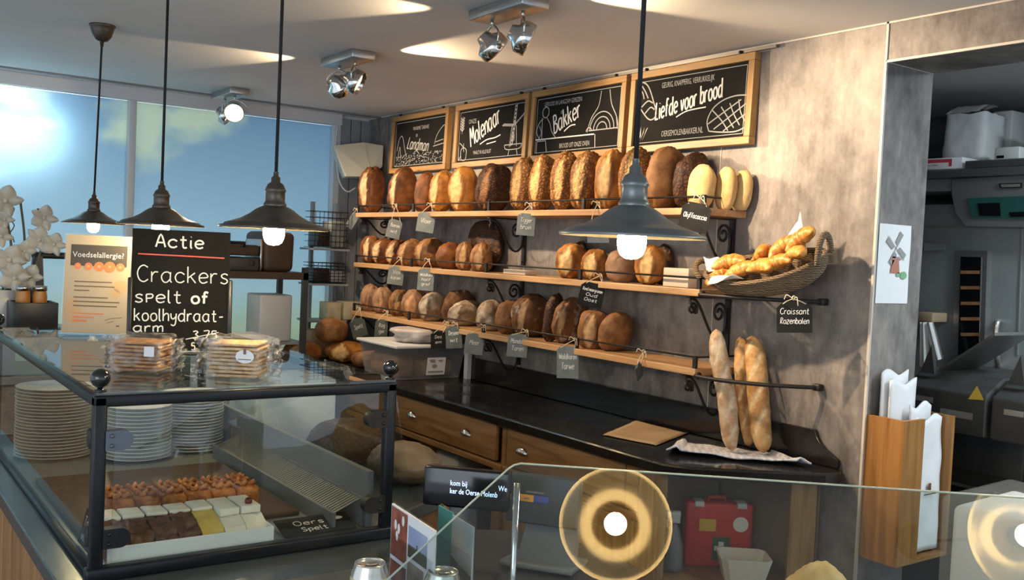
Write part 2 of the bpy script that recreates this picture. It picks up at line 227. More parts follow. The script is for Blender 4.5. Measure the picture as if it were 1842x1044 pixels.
# ------------------------------------------------------------------ mesh builder
class MB:
    def __init__(s): s.v = []; s.f = []; s.sm = []; s.sc = {}; s.mi = []; s.cur = 0
    def add(s, vs, fs, smooth=False, M=None):
        o = len(s.v)
        s.v += [(M @ V(p)) if M else V(p) for p in vs]
        s.f += [tuple(o+i for i in f) for f in fs]; s.sm += [smooth]*len(fs); s.mi += [s.cur]*len(fs); return o
    def box(s, lo, hi, M=None):
        x0, y0, z0 = lo; x1, y1, z1 = hi
        s.add([(x0, y0, z0), (x1, y0, z0), (x1, y1, z0), (x0, y1, z0), (x0, y0, z1), (x1, y0, z1), (x1, y1, z1), (x0, y1, z1)],
              [(3, 2, 1, 0), (4, 5, 6, 7), (0, 1, 5, 4), (1, 2, 6, 5), (2, 3, 7, 6), (3, 0, 4, 7)], False, M); return s
    def rbox(s, lo, hi, r=.005, seg=2, M=None):
        bm = bmesh.new(); bmesh.ops.create_cube(bm, size=1)
        d = [hi[i]-lo[i] for i in range(3)]; c = [(hi[i]+lo[i])/2 for i in range(3)]
        for v in bm.verts: v.co = V((v.co.x*d[0]+c[0], v.co.y*d[1]+c[1], v.co.z*d[2]+c[2]))
        bmesh.ops.bevel(bm, geom=bm.edges[:], offset=min(r, min(d)*.45), segments=seg, profile=.5, affect='EDGES')
        bm.verts.index_update(); s.add([v.co.copy() for v in bm.verts], [tuple(v.index for v in f.verts) for f in bm.faces], True, M); bm.free(); return s
    def tube(s, pts, r, n=8, closed=False, M=None, flat=None):
        pts = [V(p) for p in pts]; m = len(pts); rr = r if isinstance(r, (list, tuple)) else [r]*m
        vs = []; prev = None
        for i, p in enumerate(pts):
            a = pts[(i-1) % m] if closed or i > 0 else p; b = pts[(i+1) % m] if closed or i < m-1 else p
            t = (b-a)
            t = t.normalized() if t.length > 1e-9 else V((0, 0, 1))
            if prev is None:
                prev = t.orthogonal().normalized() if flat is None else V(flat)
            nx = prev - t*prev.dot(t); nx = nx.normalized() if nx.length > 1e-6 else t.orthogonal().normalized(); prev = nx; ny = t.cross(nx)
            for k in range(n):
                an = 2*math.pi*k/n; vs.append(p + (nx*math.cos(an)+ny*math.sin(an))*rr[i])
        fs = []
        for i in range(m if closed else m-1):
            for k in range(n):
                j = (i+1) % m; fs.append((i*n+k, i*n+(k+1) % n, j*n+(k+1) % n, j*n+k))
        if not closed: fs += [tuple(range(n-1, -1, -1)), tuple((m-1)*n+k for k in range(n))]
        s.add(vs, fs, n > 4, M); return s
    def bar(s, a, b, w, h, up=(0, 0, 1)):
        a, b = V(a), V(b); t = (b-a).normalized(); u = V(up); u = (u-t*u.dot(t)).normalized(); q = t.cross(u)
        vs = [p+q*(w/2*i)+u*(h/2*j) for p in (a, b) for i, j in ((-1, -1), (1, -1), (1, 1), (-1, 1))]
        s.add(vs, [(0, 1, 2, 3), (7, 6, 5, 4), (0, 4, 5, 1), (1, 5, 6, 2), (2, 6, 7, 3), (3, 7, 4, 0)]); return s
    def lathe(s, prof, n=28, M=None, caps=True):
        vs = []; fs = []
        for r, z in prof:
            for k in range(n):
                a = 2*math.pi*k/n; vs.append((r*math.cos(a), r*math.sin(a), z))
        for i in range(len(prof)-1):
            for k in range(n): fs.append((i*n+k, i*n+(k+1) % n, (i+1)*n+(k+1) % n, (i+1)*n+k))
        if caps:
            if prof[0][0] > 1e-6: fs.append(tuple(range(n-1, -1, -1)))
            if prof[-1][0] > 1e-6: fs.append(tuple((len(prof)-1)*n+k for k in range(n)))
        s.add(vs, fs, True, M); return s
    def prism(s, out, z0, z1, M=None):
        n = len(out); vs = [(p[0], p[1], z0) for p in out]+[(p[0], p[1], z1) for p in out]
        fs = [tuple(range(n-1, -1, -1)), tuple(range(n, 2*n))]+[(i, (i+1) % n, n+(i+1) % n, n+i) for i in range(n)]
        s.add(vs, fs, False, M); return s
    def poly(s, pts, M=None): s.add(pts, [tuple(range(len(pts)))], False, M); return s
    def sphere(s, c, r, nu=16, nv=10, M=None, sc=(1, 1, 1)):
        vs = []; fs = []
        for j in range(nv+1):
            t = math.pi*j/nv
            for i in range(nu):
                a = 2*math.pi*i/nu; vs.append((c[0]+r*sc[0]*math.sin(t)*math.cos(a), c[1]+r*sc[1]*math.sin(t)*math.sin(a), c[2]+r*sc[2]*math.cos(t)))
        for j in range(nv):
            for i in range(nu): fs.append((j*nu+i, (j+1)*nu+i, (j+1)*nu+(i+1) % nu, j*nu+(i+1) % nu))
        s.add(vs, fs, True, M); return s
    def grid(s, fn, nu, nv, M=None, smooth=True, thick=0):
        vs = [fn(i/nu, j/nv) for j in range(nv+1) for i in range(nu+1)]
        fs = [(j*(nu+1)+i, j*(nu+1)+i+1, (j+1)*(nu+1)+i+1, (j+1)*(nu+1)+i) for j in range(nv) for i in range(nu)]
        s.add(vs, fs, smooth, M); return s
    def ribbon(s, pts, w, z=.0006, M=None):
        pts = [V((p[0], p[1])) for p in pts]
        if len(pts) < 2: return s
        vs = []
        for i, p in enumerate(pts):
            t = pts[min(i+1, len(pts)-1)]-pts[max(i-1, 0)]
            t = t.normalized() if t.length > 1e-9 else V((1, 0)); nn = V((-t.y, t.x))*w/2
            vs += [(p.x+nn.x, p.y+nn.y, z), (p.x-nn.x, p.y-nn.y, z)]
        s.add(vs, [(2*i, 2*i+1, 2*i+3, 2*i+2) for i in range(len(pts)-1)], False, M); return s
    def disc(s, c, r, z=.0006, n=18, M=None, ry=None):
        s.add([(c[0]+r*math.cos(2*math.pi*k/n), c[1]+(ry or r)*math.sin(2*math.pi*k/n), z) for k in range(n)], [tuple(range(n))], False, M); return s
    def rect(s, x0, y0, x1, y1, z=.0006, M=None): s.add([(x0, y0, z), (x1, y0, z), (x1, y1, z), (x0, y1, z)], [(0, 1, 2, 3)], False, M); return s
    def text(s, st, x, y, size, z=.0008, M=None, align='LEFT', sx=1.0, shear=0):
        cu = bpy.data.curves.new('t', 'FONT'); cu.body = st; cu.size = size; cu.align_x = align; cu.resolution_u = 2; cu.shear = shear
        o = bpy.data.objects.new('t', cu); me = bpy.data.meshes.new_from_object(o)
        s.add([(x+v.co.x*sx, y+v.co.y, z) for v in me.vertices], [tuple(p.vertices) for p in me.polygons], False, M)
        bpy.data.objects.remove(o); bpy.data.curves.remove(cu); bpy.data.meshes.remove(me); return s
WL = {}
def obj(name, mb, m, parent=None, loc=None, norm=True, bevel=0, solid=0):
    if parent is not None: org = WL[parent.name]
    elif loc is not None: org = V(loc)
    else:
        xs = [p.x for p in mb.v]; ys = [p.y for p in mb.v]; zs = [p.z for p in mb.v]
        org = V(((min(xs)+max(xs))/2, (min(ys)+max(ys))/2, min(zs)))
    me = bpy.data.meshes.new(name); me.from_pydata([tuple(p-org) for p in mb.v], [], mb.f)
    me.polygons.foreach_set('use_smooth', mb.sm)
    for mm in (m if isinstance(m, (list, tuple)) else [m]): me.materials.append(MAT[mm] if isinstance(mm, str) else mm)
    if any(mb.mi): me.polygons.foreach_set('material_index', mb.mi)
    if mb.sc:
        a = me.attributes.new('score', 'FLOAT', 'POINT')
        arr = [mb.sc.get(i, 0.0) for i in range(len(mb.v))]; a.data.foreach_set('value', arr)
    if norm:
        bm = bmesh.new(); bm.from_mesh(me); bmesh.ops.recalc_face_normals(bm, faces=bm.faces); bm.to_mesh(me); bm.free()
    me.update(); o = bpy.data.objects.new(name, me); COL.objects.link(o)
    if parent is not None: o.parent = parent; o.location = (0, 0, 0)
    else: o.location = org
    WL[o.name] = org
    if bevel:
        b = o.modifiers.new('bevel', 'BEVEL'); b.width = bevel; b.segments = 2; b.limit_method = 'ANGLE'; b.angle_limit = .7
    if solid:
        b = o.modifiers.new('solid', 'SOLIDIFY'); b.thickness = solid; b.offset = 0
    return o
def tag(o, label, cat, group=None):
    o['label'] = label; o['category'] = cat
    if group: o['group'] = group
    return o
def thing(name, label, cat, loc, group=None):
    o = bpy.data.objects.new(name, None); COL.objects.link(o); o.location = loc; o.empty_display_size = .05; WL[o.name] = V(loc); return tag(o, label, cat, group)
def struct(name, mb, m, bevel=0): o = obj(name, mb, m, bevel=bevel); o['kind'] = 'structure'; return o
def frame(o, ux, uy):
    ux = V(ux).normalized(); uy = V(uy); uy = (uy-ux*uy.dot(ux)).normalized(); uz = ux.cross(uy); M = Matrix((ux, uy, uz)).transposed().to_4x4(); M.translation = V(o); return M
def dup(root, delta, label=None, group=None):
    r = root.copy(); COL.objects.link(r); r.location = root.location+V(delta); WL[r.name] = WL[root.name]+V(delta)
    if label: r['label'] = label
    if group: r['group'] = group
    for ch in list(root.children):
        c = ch.copy(); COL.objects.link(c); c.parent = r; WL[c.name] = WL[r.name]
        for g in list(ch.children):
            d = g.copy(); COL.objects.link(d); d.parent = c; WL[d.name] = WL[r.name]
    return r
def light(name, typ, loc, energy, col, d=None, size=.1, spot=60, blend=.5, parent=None, sy=None):
    l = bpy.data.lights.new(name, typ); l.energy = energy; l.color = col
    if typ == 'AREA':
        l.size = size
        if sy: l.shape = 'RECTANGLE'; l.size_y = sy
    else: l.shadow_soft_size = size
    if typ == 'SPOT': l.spot_size = math.radians(spot); l.spot_blend = blend
    o = bpy.data.objects.new(name, l); COL.objects.link(o); o.location = loc
    if d is not None: o.rotation_euler = V(d).to_track_quat('-Z', 'Y').to_euler()
    if parent is not None: o.parent = parent; o.location = V(loc)-WL[parent.name]
    return o
ORD = ['first', 'second', 'third', 'fourth', 'fifth', 'sixth', 'seventh', 'eighth', 'ninth', 'tenth', 'eleventh', 'twelfth', 'thirteenth', 'fourteenth', 'fifteenth', 'sixteenth', 'seventeenth', 'eighteenth', 'nineteenth', 'twentieth', 'twenty-first', 'twenty-second', 'twenty-third', 'twenty-fourth', 'twenty-fifth', 'twenty-sixth']
# ---- single-stroke handwriting font: x-height 5, ascender 8
GL = {
'a': '4,4 2.8,5 1,4.6 0,2.6 .8,.4 2.4,0 4,1.8|4,5 3.9,1 4.6,0', 'b': '0,8 .2,0|.2,3 1.8,5 3.6,4 3.6,1.2 1.8,0 .2,1.2', 'c': '4,4 2.5,5 .8,4.4 0,2.5 .8,.5 2.5,0 4,.9',
'd': '4,4 2.6,5 .8,4.4 0,2.4 .8,.4 2.4,0 4,1.6|4,8 4,.6 4.5,0', 'e': '.2,2.6 3.8,3 3.2,4.7 1.6,5 .2,3.6 .3,1.2 1.8,0 3.8,.8', 'f': '3.4,7.4 2.2,8 1.4,6.8 1.2,0|0,4.8 3,5', 'g': '4,4.4 2.4,5 .6,4.2 .2,2 1.6,.6 3.2,1.2 4,2.6|4,5 4,-1.6 2.6,-3 .6,-2.4',
'h': '0,8 .1,0|.1,3 1.6,4.8 3.2,4.6 3.6,3 3.6,0', 'i': '.4,5 .4,.8 1,0|.4,7 .6,7.2', 'j': '1.6,5 1.6,-1.6 .4,-3|1.6,7 1.8,7.2', 'k': '0,8 .1,0|3.2,5 .2,2.4|1.2,3.2 3.6,0', 'l': '.2,8 .3,1 1.2,0', 'm': '0,5 .1,0|.1,3.4 1.2,5 2.4,4.4 2.5,0|2.5,3.4 3.8,5 5,4.4 5.1,0',
'n': '0,5 .1,0|.1,3.2 1.6,5 3.2,4.4 3.4,0', 'o': '2,5 .6,4.2 .1,2.4 .8,.5 2.2,0 3.7,.9 4,2.8 3.3,4.5 2,5', 'p': '0,5 .2,-3|.1,3.4 1.8,5 3.6,4 3.6,1.4 1.8,.2 .2,1.2', 'r': '0,5 .1,0|.1,3 1.2,4.8 2.8,4.8', 's': '3.4,4.4 2,5 .6,4.2 1,3 2.8,2.2 3.3,1 2,0 .2,.6', 't': '1.4,7.4 1.4,1 2.4,0 3.2,.4|0,5 3,5', 'u': '0,5 .1,1.4 1.4,0 3,.8 3.6,2.4|3.6,5 3.6,.6 4.2,0', 'v': '0,5 1.6,0 3.4,5', 'w': '0,5 1.2,0 2.6,4 4,0 5.4,5', 'x': '0,5 3.4,0|3.4,5 0,0', 'y': '0,5 .4,2.2 1.8,1.4 3.4,3|3.6,5 3.2,-1.4 1.8,-3 .2,-2.2', 'z': '0,5 3.4,5 0,0 3.6,0',
'A': '0,0 2.2,8 4.4,0|.8,2.8 3.6,2.8', 'B': '.4,8 .4,0|.4,8 3,7.6 3.4,5.6 .6,4.4 3.6,3.6 4,1.4 2.6,.1 .4,0', 'D': '.3,8 .3,0|.3,8 2.6,7.4 4,4.4 3,1 .3,0', 'C': '4.4,7 2.6,8 .8,6.8 0,4 .9,1 2.8,0 4.6,1.2', 'L': '1.6,8 .6,0|.6,.2 4,.2', 'M': '0,0 .8,8 2.8,3 4.8,8 5.6,0', 'P': '.2,5 .4,0|.2,5 2.6,5.2 3.2,4 2.4,2.8 .4,2.6', 'R': '.4,8 .4,0|.4,8 3.2,7.4 3,4.8 .6,4.2 3.8,0', 'O': '2.4,8 .5,6.6 0,4 .8,1 2.6,0 4.4,1.4 4.8,4.2 4,7 2.4,8', 'S': '4,7 2.4,8 .6,7 1,5 3.4,3.4 3.8,1.4 2,0 .2,.8', 'K': '.2,8 .2,0|3.8,8 .4,3.6 4,0', 'T': '0,8 4.4,8|2.2,8 2.2,0', 'V': '0,8 2.2,0 4.4,8', 'W': '0,8 1.4,0 3,6 4.6,0 6,8', 'F': '.3,0 .3,8 4,8|.3,4.4 3,4.4',
'3': '.4,7.2 2.2,8 3.6,6.6 2,4.6 3.8,2.6 2.4,.2 .2,.8', '5': '3.6,8 .8,8 .6,4.8 2.6,5.2 3.8,2.8 2.4,.2 .2,.8', '7': '.2,8 4,8 1.6,0', ',': '.6,.6 .2,-1', '-': '.4,3 3,3.2', '.': '.2,.3 .6,.1'}
def smooth_pts(p, k=5):
    if len(p) < 3: return p
    out = []
    for i in range(len(p)-1):
        a = p[max(i-1, 0)]; b = p[i]; c = p[i+1]; d = p[min(i+2, len(p)-1)]
        for j in range(k):
            t = j/k; out.append(tuple(.5*((2*b[q])+(-a[q]+c[q])*t+(2*a[q]-5*b[q]+4*c[q]-d[q])*t*t+(-a[q]+3*b[q]-3*c[q]+d[q])*t**3) for q in range(len(b))))
    out.append(p[-1]); return out
def write(mb, st, x, y, h, w, M=None, z=.0008, slant=0, gap=1.5, sx=1.0, rot=0, width=None):
    # h is the cap height; width fits the line to a length
    def adv(ch): 
        if ch == ' ': return 3
        return max(float(q.split(',')[0]) for s_ in GL[ch].split('|') for q in s_.split())+gap
    tot = sum(adv(c) for c in st)-gap
    u = h/8; 
    if width: sx = width/(tot*u)
    cx = 0; ca, sa = math.cos(rot), math.sin(rot)
    for ch in st:
        if ch != ' ':
            for s_ in GL[ch].split('|'):
                p = [tuple(map(float, q.split(','))) for q in s_.split()]
                pp = smooth_pts(p, 4)
                loc = [((cx+a+b*slant)*u*sx, b*u) for a, b in pp]
                mb.ribbon([(x+a*ca-b*sa, y+a*sa+b*ca) for a, b in loc], w, z, M)
        cx += adv(ch)
    return mb
# ================================================================== SETTING
WX, BY, CZ = 2.89, 5.74, 2.43          # shelf wall, window wall, ceiling height
OY, OZ = 1.945, 2.298                    # doorway edge and head
b = MB(); b.box((WX, OY, 0), (WX+.012, BY, CZ)); struct('wall_right', b, 'wall')
b = MB(); b.box((WX+.012, OY, 0), (3.17, BY, CZ)); b.box((WX, -2.5, OZ), (3.17, OY, CZ)); struct('wall_kitchen_side', b, 'wall')
b = MB()
b.bar((WX-.001, OY, OZ-.02), (WX-.001, OY, CZ), .008, .008, (1, 0, 0)); b.bar((WX-.001, OY, 0), (WX-.001, OY, OZ), .009, .009, (1, 0, 0))
b.bar((WX-.001, OY, OZ), (WX-.001, -2.5, OZ), .008, .008); b.bar((WX-.002, -2.5, CZ-.003), (WX-.002, BY, CZ-.003), .006, .006)
b.bar((WX, OY-.001, OZ), (3.17, OY-.001, OZ), .004, .004); b.bar((3.17, OY-.001, 0), (3.17, OY-.001, OZ), .012, .006)
b.bar((WX-.0005, 2.66, .9), (WX-.0005, 2.66, CZ), .0035, .003, (1, 0, 0)); b.bar((WX-.0005, 3.95, .9), (WX-.0005, 3.95, CZ), .0035, .003, (1, 0, 0))
struct('trim_1', b, 'seam')
b = MB(); b.box((-3.2, -3, CZ), (WX+.3, BY+.15, CZ+.1)); struct('ceiling', b, 'ceil')
b = MB(); b.box((WX+.3, -3, CZ), (6.2, 4.2, CZ+.1)); struct('ceiling_kitchen', b, 'ceil')
b = MB(); b.box((-3.2, -3, -.1), (6.2, BY+.15, 0)); struct('floor', b, 'floor')
b = MB(); b.box((-3.2, BY, 0), (WX, BY+.1, .72)); b.box((-3.2, BY, 2.375), (WX, BY+.1, CZ)); b.box((2.68, BY, .72), (WX, BY+.1, 2.375)); struct('wall_back', b, 'trim')
b = MB(); b.box((6.1, -3, 0), (6.2, 4.2, CZ)); b.box((3.17, 4.1, 0), (6.1, 4.2, CZ)); struct('wall_kitchen_far', b, mat('kitchen_grey_wall', (.16, .17, .175), rough=.6))
# window wall: two printed translucent panels, a white mullion, trim and a dark strip painted as the shade of a ceiling recess
def pane(n, x0, x1):
    b = MB(); b.box((x0, BY+.035, .74), (x1, BY+.040, 2.36)); o = struct('window_%d' % n, b, print_film())
pane(1, -3.1, 1.385); pane(2, 1.425, 2.64)
b = MB(); b.rbox((1.385, BY-.01, .72), (1.425, BY+.05, 2.375), .004); struct('trim_2', b, 'trim')
b = MB(); b.box((-3.2, BY-.035, 2.362), (2.68, BY+.05, CZ)); b.box((-3.2, BY-.05, .70), (2.68, BY+.05, .74)); b.box((2.64, BY-.02, .74), (2.68, BY+.05, 2.362)); struct('trim_3', b, 'trim')
b = MB(); b.bar((-3.2, BY-.16, CZ-.004), (WX, BY-.16, CZ-.004), .035, .008); struct('trim_4', b, mat('recess_shade_strip', (.22, .22, .23), rough=.6))
b = MB()
for i in range(3): b.box((2.682+i*.071, BY-.022, .74), (2.682+i*.071+.064, BY-.002, CZ-.02))
struct('trim_5', b, 'slat')
# outside daylight behind the film, and an added lamp close behind it for the bright upper-left spot
light('daylight_outside', 'AREA', (.6, 6.9, 1.7), 90, (.88, .95, 1.0), (0, -1, 0), 6.2, sy=2.6)
light('film_hot_spot_lamp', 'AREA', (.60, 5.90, 2.14), 26, (.95, .99, 1.0), (0, -1, 0), .75, sy=.14)

# ================================================================== BACK COUNTER
cz = .9
out = [(2.352, 5.62), (2.352, 2.36), (2.40, 2.27), (2.77, 2.0), (2.83, 1.985), (2.888, 2.02), (2.888, 5.62)]
t = thing('worktop', 'long black speckled stone worktop along the shelf wall', 'worktop', (2.62, 3.8, .86))
b = MB(); b.prism(out, .858, .9); obj('top_slab', b, 'granite', t, bevel=.008)
b = MB(); Mw = frame((2.888, 0, 0), (0, -1, 0), (0, 0, 1))
bs = [(-5.5, .9), (-2.03, .9), (-2.025, .915)]
bs += [(-2.03-.012*k-.0013*k*k*.6, .93+.0042*k+.0012*k*k) for k in range(0, 8)]
b.prism([(-5.5, .901), (-2.03, .901), (-2.028, .93), (-2.05, .942), (-2.08, .958), (-2.105, .978), (-2.12, .998), (-2.13, 1.02), (-5.5, 1.02)], 0, .018, Mw); obj('backsplash', b, 'granite', t, bevel=.003)
# cabinets below: one unit per drawer front, with shell cup pulls
def cup(mb, c, r=.028):
    for i in range(9):
        pass
    M = frame(c, (0, -1, 0), (0, 0, 1))
    def fn(u, v):
        a = math.pi*u; e = math.pi/2*v
        return (r*1.35*math.cos(a)*math.cos(e*.98), r*math.sin(a)*math.cos(e*.98)*.95, r*.9*math.sin(e))
    mb.grid(fn, 14, 6, M)
XC = 2.385
t = thing('drawer_cabinet', 'warm oak cabinet with two shell-pull drawers, left under the black worktop', 'cabinet', (2.63, 4.3, 0))
b = MB(); b.box((XC+.02, 3.36, .09), (2.87, 3.39, .857)); b.box((XC+.02, 4.86, .09), (2.87, 4.89, .857)); b.box((XC+.02, 3.39, .835), (2.87, 4.86, .857)); b.box((2.85, 3.39, .09), (2.87, 4.86, .835)); b.box((XC+.02, 3.39, .09), (2.85, 4.86, .12)); b.box((XC, 3.36, .655), (XC+.03, 4.89, .682)); b.box((XC, 3.36, .09), (XC+.03, 3.42, .655)); b.box((XC+.06, 3.36, 0), (2.87, 4.89, .09)); obj('carcass', b, 'cab', t, bevel=.003)
for i, (y0, y1, hy) in enumerate(((3.40, 4.86, (3.64, 4.14)),)):
    b = MB(); b.rbox((XC, y0+.01, .69), (XC+.022, y1-.01, .85), .004); d = obj('drawer', b, 'cab', t)
    for q in hy:
        b = MB(); cup(b, (XC, q, .765)); obj('cup_pull', b, 'nickel', d)
t = thing('drawer_cabinet', 'warm oak cabinet with a shell-pull drawer, near the right end of the black worktop', 'cabinet', (2.63, 2.9, 0))
b = MB(); b.box((XC+.02, 2.57, .09), (2.87, 2.60, .857)); b.box((XC, 2.505, .69), (XC+.03, 2.57, .857)); b.box((XC+.02, 3.325, .09), (2.87, 3.355, .857)); b.box((XC+.02, 2.60, .835), (2.87, 3.325, .857)); b.box((2.85, 2.60, .09), (2.87, 3.325, .835)); b.box((XC, 2.505, .655), (XC+.03, 3.355, .682)); b.box((XC+.06, 2.57, 0), (2.87, 3.355, .09)); obj('carcass', b, 'cab', t, bevel=.003)
b = MB(); b.rbox((XC, 2.58, .69), (XC+.022, 3.32, .85), .004); d = obj('drawer', b, 'cab', t)
b = MB(); cup(b, (XC, 3.21, .765)); obj('cup_pull', b, 'nickel', d)
for y0, y1 in ((2.51, 2.915), (2.925, 3.335)):
    b = MB(); b.rbox((XC+.002, y0, .10), (XC+.022, y1, .65), .003); b.rbox((XC-.004, y0+.06, .16), (XC+.004, y1-.06, .59), .003); d = obj('door', b, 'cabv', t)
b = MB(); b.rbox((2.50, 3.9, .1215), (2.72, 4.10, .60), .02); tag(obj('waste_bin', b, 'plw'), 'white bin inside the open niche under the left drawer', 'bin')
t = thing('handled_basket', 'dark basket with an arched handle inside the niche beside the white bin', 'basket', (2.55, 3.74, .12))
b = MB(); b.lathe([(.10, .1215), (.13, .34), (.12, .34), (.09, .13)], 20, Matrix.Translation((2.56, 3.73, 0))); obj('body', b, 'iron', t)
b = MB(); b.tube([(2.56, 3.73+.115*math.cos(a), .34+.22*math.sin(a)) for a in [math.pi*k/12 for k in range(13)]], .012); obj('handle', b, 'iron', t)
# open end niche along the slanted end of the worktop: shelf, two uprights
EA, EB = V((2.405, 2.385, 0)), V((2.80, 2.075, 0)); ed = (EB-EA).normalized(); en = V((ed.y, -ed.x, 0)); en = -en if en.dot(V((-1, -1, 0))) < 0 else en
t = thing('open_end_unit', 'open oak end unit with a low shelf under the slanted end of the worktop', 'cabinet', (2.65, 2.3, 0))
def post(p0, p1, z0=.09, z1=.857, th=.03):
    b = MB(); q = -en*th; b.prism([tuple(p0)[:2], tuple(p1)[:2], tuple(p1+q)[:2], tuple(p0+q)[:2]], z0, z1); return b
b = MB(); b.box((XC, 2.388, .09), (XC+.03, 2.50, .857)); obj('post', b, 'cabv', t); obj('post', post(EB-ed*.07, EB+ed*.02), 'cabv', t)
b = MB(); b.prism([(2.40, 2.385), (2.80, 2.085), (2.87, 2.115), (2.87, 2.55), (2.42, 2.55), (2.42, 2.385)], .45, .48); obj('shelf_board', b, 'cab', t)
b = MB(); b.box((2.42, 2.551, .09), (2.86, 2.558, .856)); b.box((2.872, 2.1, .09), (2.884, 2.55, .856)); obj('back_panel', b, mat('pale_brown_panel', (.24, .17, .11), (.28, .20, .13), .6, scale=5), t)
# first aid kit, spray bottle, tray on the low shelf
kz = .48
KM = frame((2.49, 2.235, kz), tuple(ed), (0, 0, 1))
def shift(M, d): return Matrix.Translation(V(d)) @ M
KM = frame((2.575, 2.445, kz+.001), (.80, -.60, 0), (0, 0, 1))   # local x along the face, y up, z towards the viewer
t = thing('first_aid_kit', 'red plastic first aid case with a green cross sign on the low shelf', 'first aid kit', tuple(KM.translation))
b = MB(); b.rbox((0, 0, -.075), (.245, .24, 0), .012, 3, KM); obj('case_body', b, 'red', t)
b = MB(); b.tube([(.085, .235, -.045), (.09, .252, -.045), (.145, .252, -.045), (.15, .235, -.045)], .008, 8, M=KM); obj('carry_handle', b, 'red', t)
for x0 in (.03, .185):
    b = MB(); b.rbox((x0, .222, -.06), (x0+.035, .243, .004), .004, 2, KM); obj('latch', b, 'plw', t)
b = MB(); b.rect(.10, .03, .165, .115, .0012, KM); obj('cross_sign', b, 'green', t)
b = MB(); b.rect(.123, .048, .142, .098, .002, KM); b.rect(.108, .064, .157, .082, .002, KM); obj('white_cross', b, 'white', t)
b = MB(); b.rect(.05, .135, .11, .18, .0012, KM); obj('sticker', b, 'yel', t)['label'] = 'yellow sticker'
b = MB(); b.disc((.20, .165), .028, .0012, 20, KM); obj('sticker', b, 'white', t)['label'] = 'round white sticker'
p = V((2.505, 2.435, kz+.001))
t = thing('spray_bottle', 'smoky grey spray bottle with a white trigger head left of the red case', 'bottle', tuple(p))
M = Matrix.Translation(p); b = MB(); b.lathe([(.0, .001), (.036, .002), (.038, .02), (.036, .09), (.022, .145), (.013, .165), (.013, .175), (0, .175)], 20, M); obj('body', b, 'greyb', t)
b = MB(); Mh = frame(p+V((0, 0, .172)), (-.8, .35, 0), (0, 0, 1)); b.rbox((-.02, 0, -.011), (.016, .02, .011), .004, 2, Mh); b.rbox((-.022, .018, -.012), (.035, .045, .012), .006, 2, Mh); b.rbox((.034, .026, -.006), (.046, .038, .006), .002, 2, Mh); b.tube([(.022, .02, 0), (.028, 0, 0), (.022, -.018, 0)], .004, 6, M=Mh); obj('trigger_head', b, 'plw', t)
TM = frame((2.66, 2.24, kz+.001), (.78, -.62, 0), (.62, .78, 0))
b = MB()
o8 = lambda s, z: [(x*s, y*s, z) for x, y in ((-.085, -.055), (-.065, -.075), (.065, -.075), (.085, -.055), (.085, .055), (.065, .075), (-.065, .075), (-.085, .055))]
vs = o8(.78, 0)+o8(1.05, .09)+o8(1.0, .09)+o8(.74, .006)
fs = [tuple(range(7, -1, -1)), tuple(range(24, 32))]
for k in range(3): fs += [(k*8+i, k*8+(i+1) % 8, (k+1)*8+(i+1) % 8, (k+1)*8+i) for i in range(8)]
b.add(vs, fs, False, TM); tag(obj('food_tray', b, 'foam'), 'white octagonal paper tray in front of the red first aid case', 'tray')

# things on the worktop
p0, p1, p2, p3 = [onz(.901, *q) for q in ((1085, 784), (1172, 755), (1288, 775), (1180, 803))]
p1.x = min(p1.x, 2.862); p2.x = min(p2.x, 2.862)
b = MB(); b.grid(lambda u, v: (p0*(1-u)*(1-v)+p3*u*(1-v)+p1*(1-u)*v+p2*u*v)+V((0, 0, .003+.004*abs(noise.noise(V((u*4, v*4, 3)))))), 10, 8); tag(obj('paper_bag', b, 'kraft', solid=.002), 'flat brown kraft paper bag lying on the black worktop', 'paper bag')
q0, q1, q2, q3 = onz(.905, 1212, 818), onz(.905, 1462, 846), onz(.905, 1410, 818), onz(.905, 1290, 806)
q0, q1 = V((2.47, 2.46, .905)), V((2.79, 2.075, .905)); q2, q3 = V((2.86, 2.27, .905)), V((2.67, 2.60, .905))
def tw(u, v):
    a = q0*(1-u)+q1*u; c = q3*(1-u)+q2*u; fold = (1-v)**4*.012*(1+.4*math.sin(u*9)); end = (.012*math.sin(u*math.pi*7)**2 if u < .1 or u > .9 else 0)
    return a*(1-v)+c*v+V((0, 0, fold+end+.002*math.sin(u*23+v*7)))
b = MB(); b.grid(tw, 40, 14); tag(obj('folded_towel', b, 'towel', solid=.006), 'folded white checked cloth under the baguettes on the worktop end', 'cloth')
# clear bin with a bag on it
bx0, bx1, by0, by1 = 2.44, 2.86, 4.42, 4.86
t = thing('storage_bin', 'frosted clear plastic storage bin with a printed sheet on its front', 'storage bin', ((bx0+bx1)/2, (by0+by1)/2, .9))
b = MB(); lo = [(bx0+.03, by0+.02), (bx1-.02, by0+.02), (bx1-.02, by1-.02), (bx0+.03, by1-.02)]; hi_ = [(bx0, by0), (bx1, by0), (bx1, by1), (bx0, by1)]
b.add([(x, y, .902) for x, y in lo]+[(x, y, 1.07) for x, y in hi_], [(3, 2, 1, 0)]+[(i, (i+1) % 4, 4+(i+1) % 4, 4+i) for i in range(4)]); obj('tub', b, 'bin', t)
b = MB(); b.rbox((bx0-.015, by0-.015, 1.068), (bx1+.012, by1+.015, 1.086), .006); obj('lid', b, 'lid', t)
Mb = frame((2.62, by0+.006, .925), (1, 0, 0), (0, -.11, 1)); b = MB(); b.rect(0, 0, .115, .095, .004, Mb); obj('printed_sheet', b, 'paper', t)
b = MB(); b.poly([(.012, .085, .005), (.05, .085, .005), (.05, .066, .005), (.02, .07, .005)], Mb); b.poly([(.062, .08, .005), (.10, .083, .005), (.09, .068, .005)], Mb); b.disc((.048, .048), .016, .005, 12, Mb, .011); b.rect(.01, .012, .105, .022, .005, Mb); obj('print', b, 'drawgrey', t)
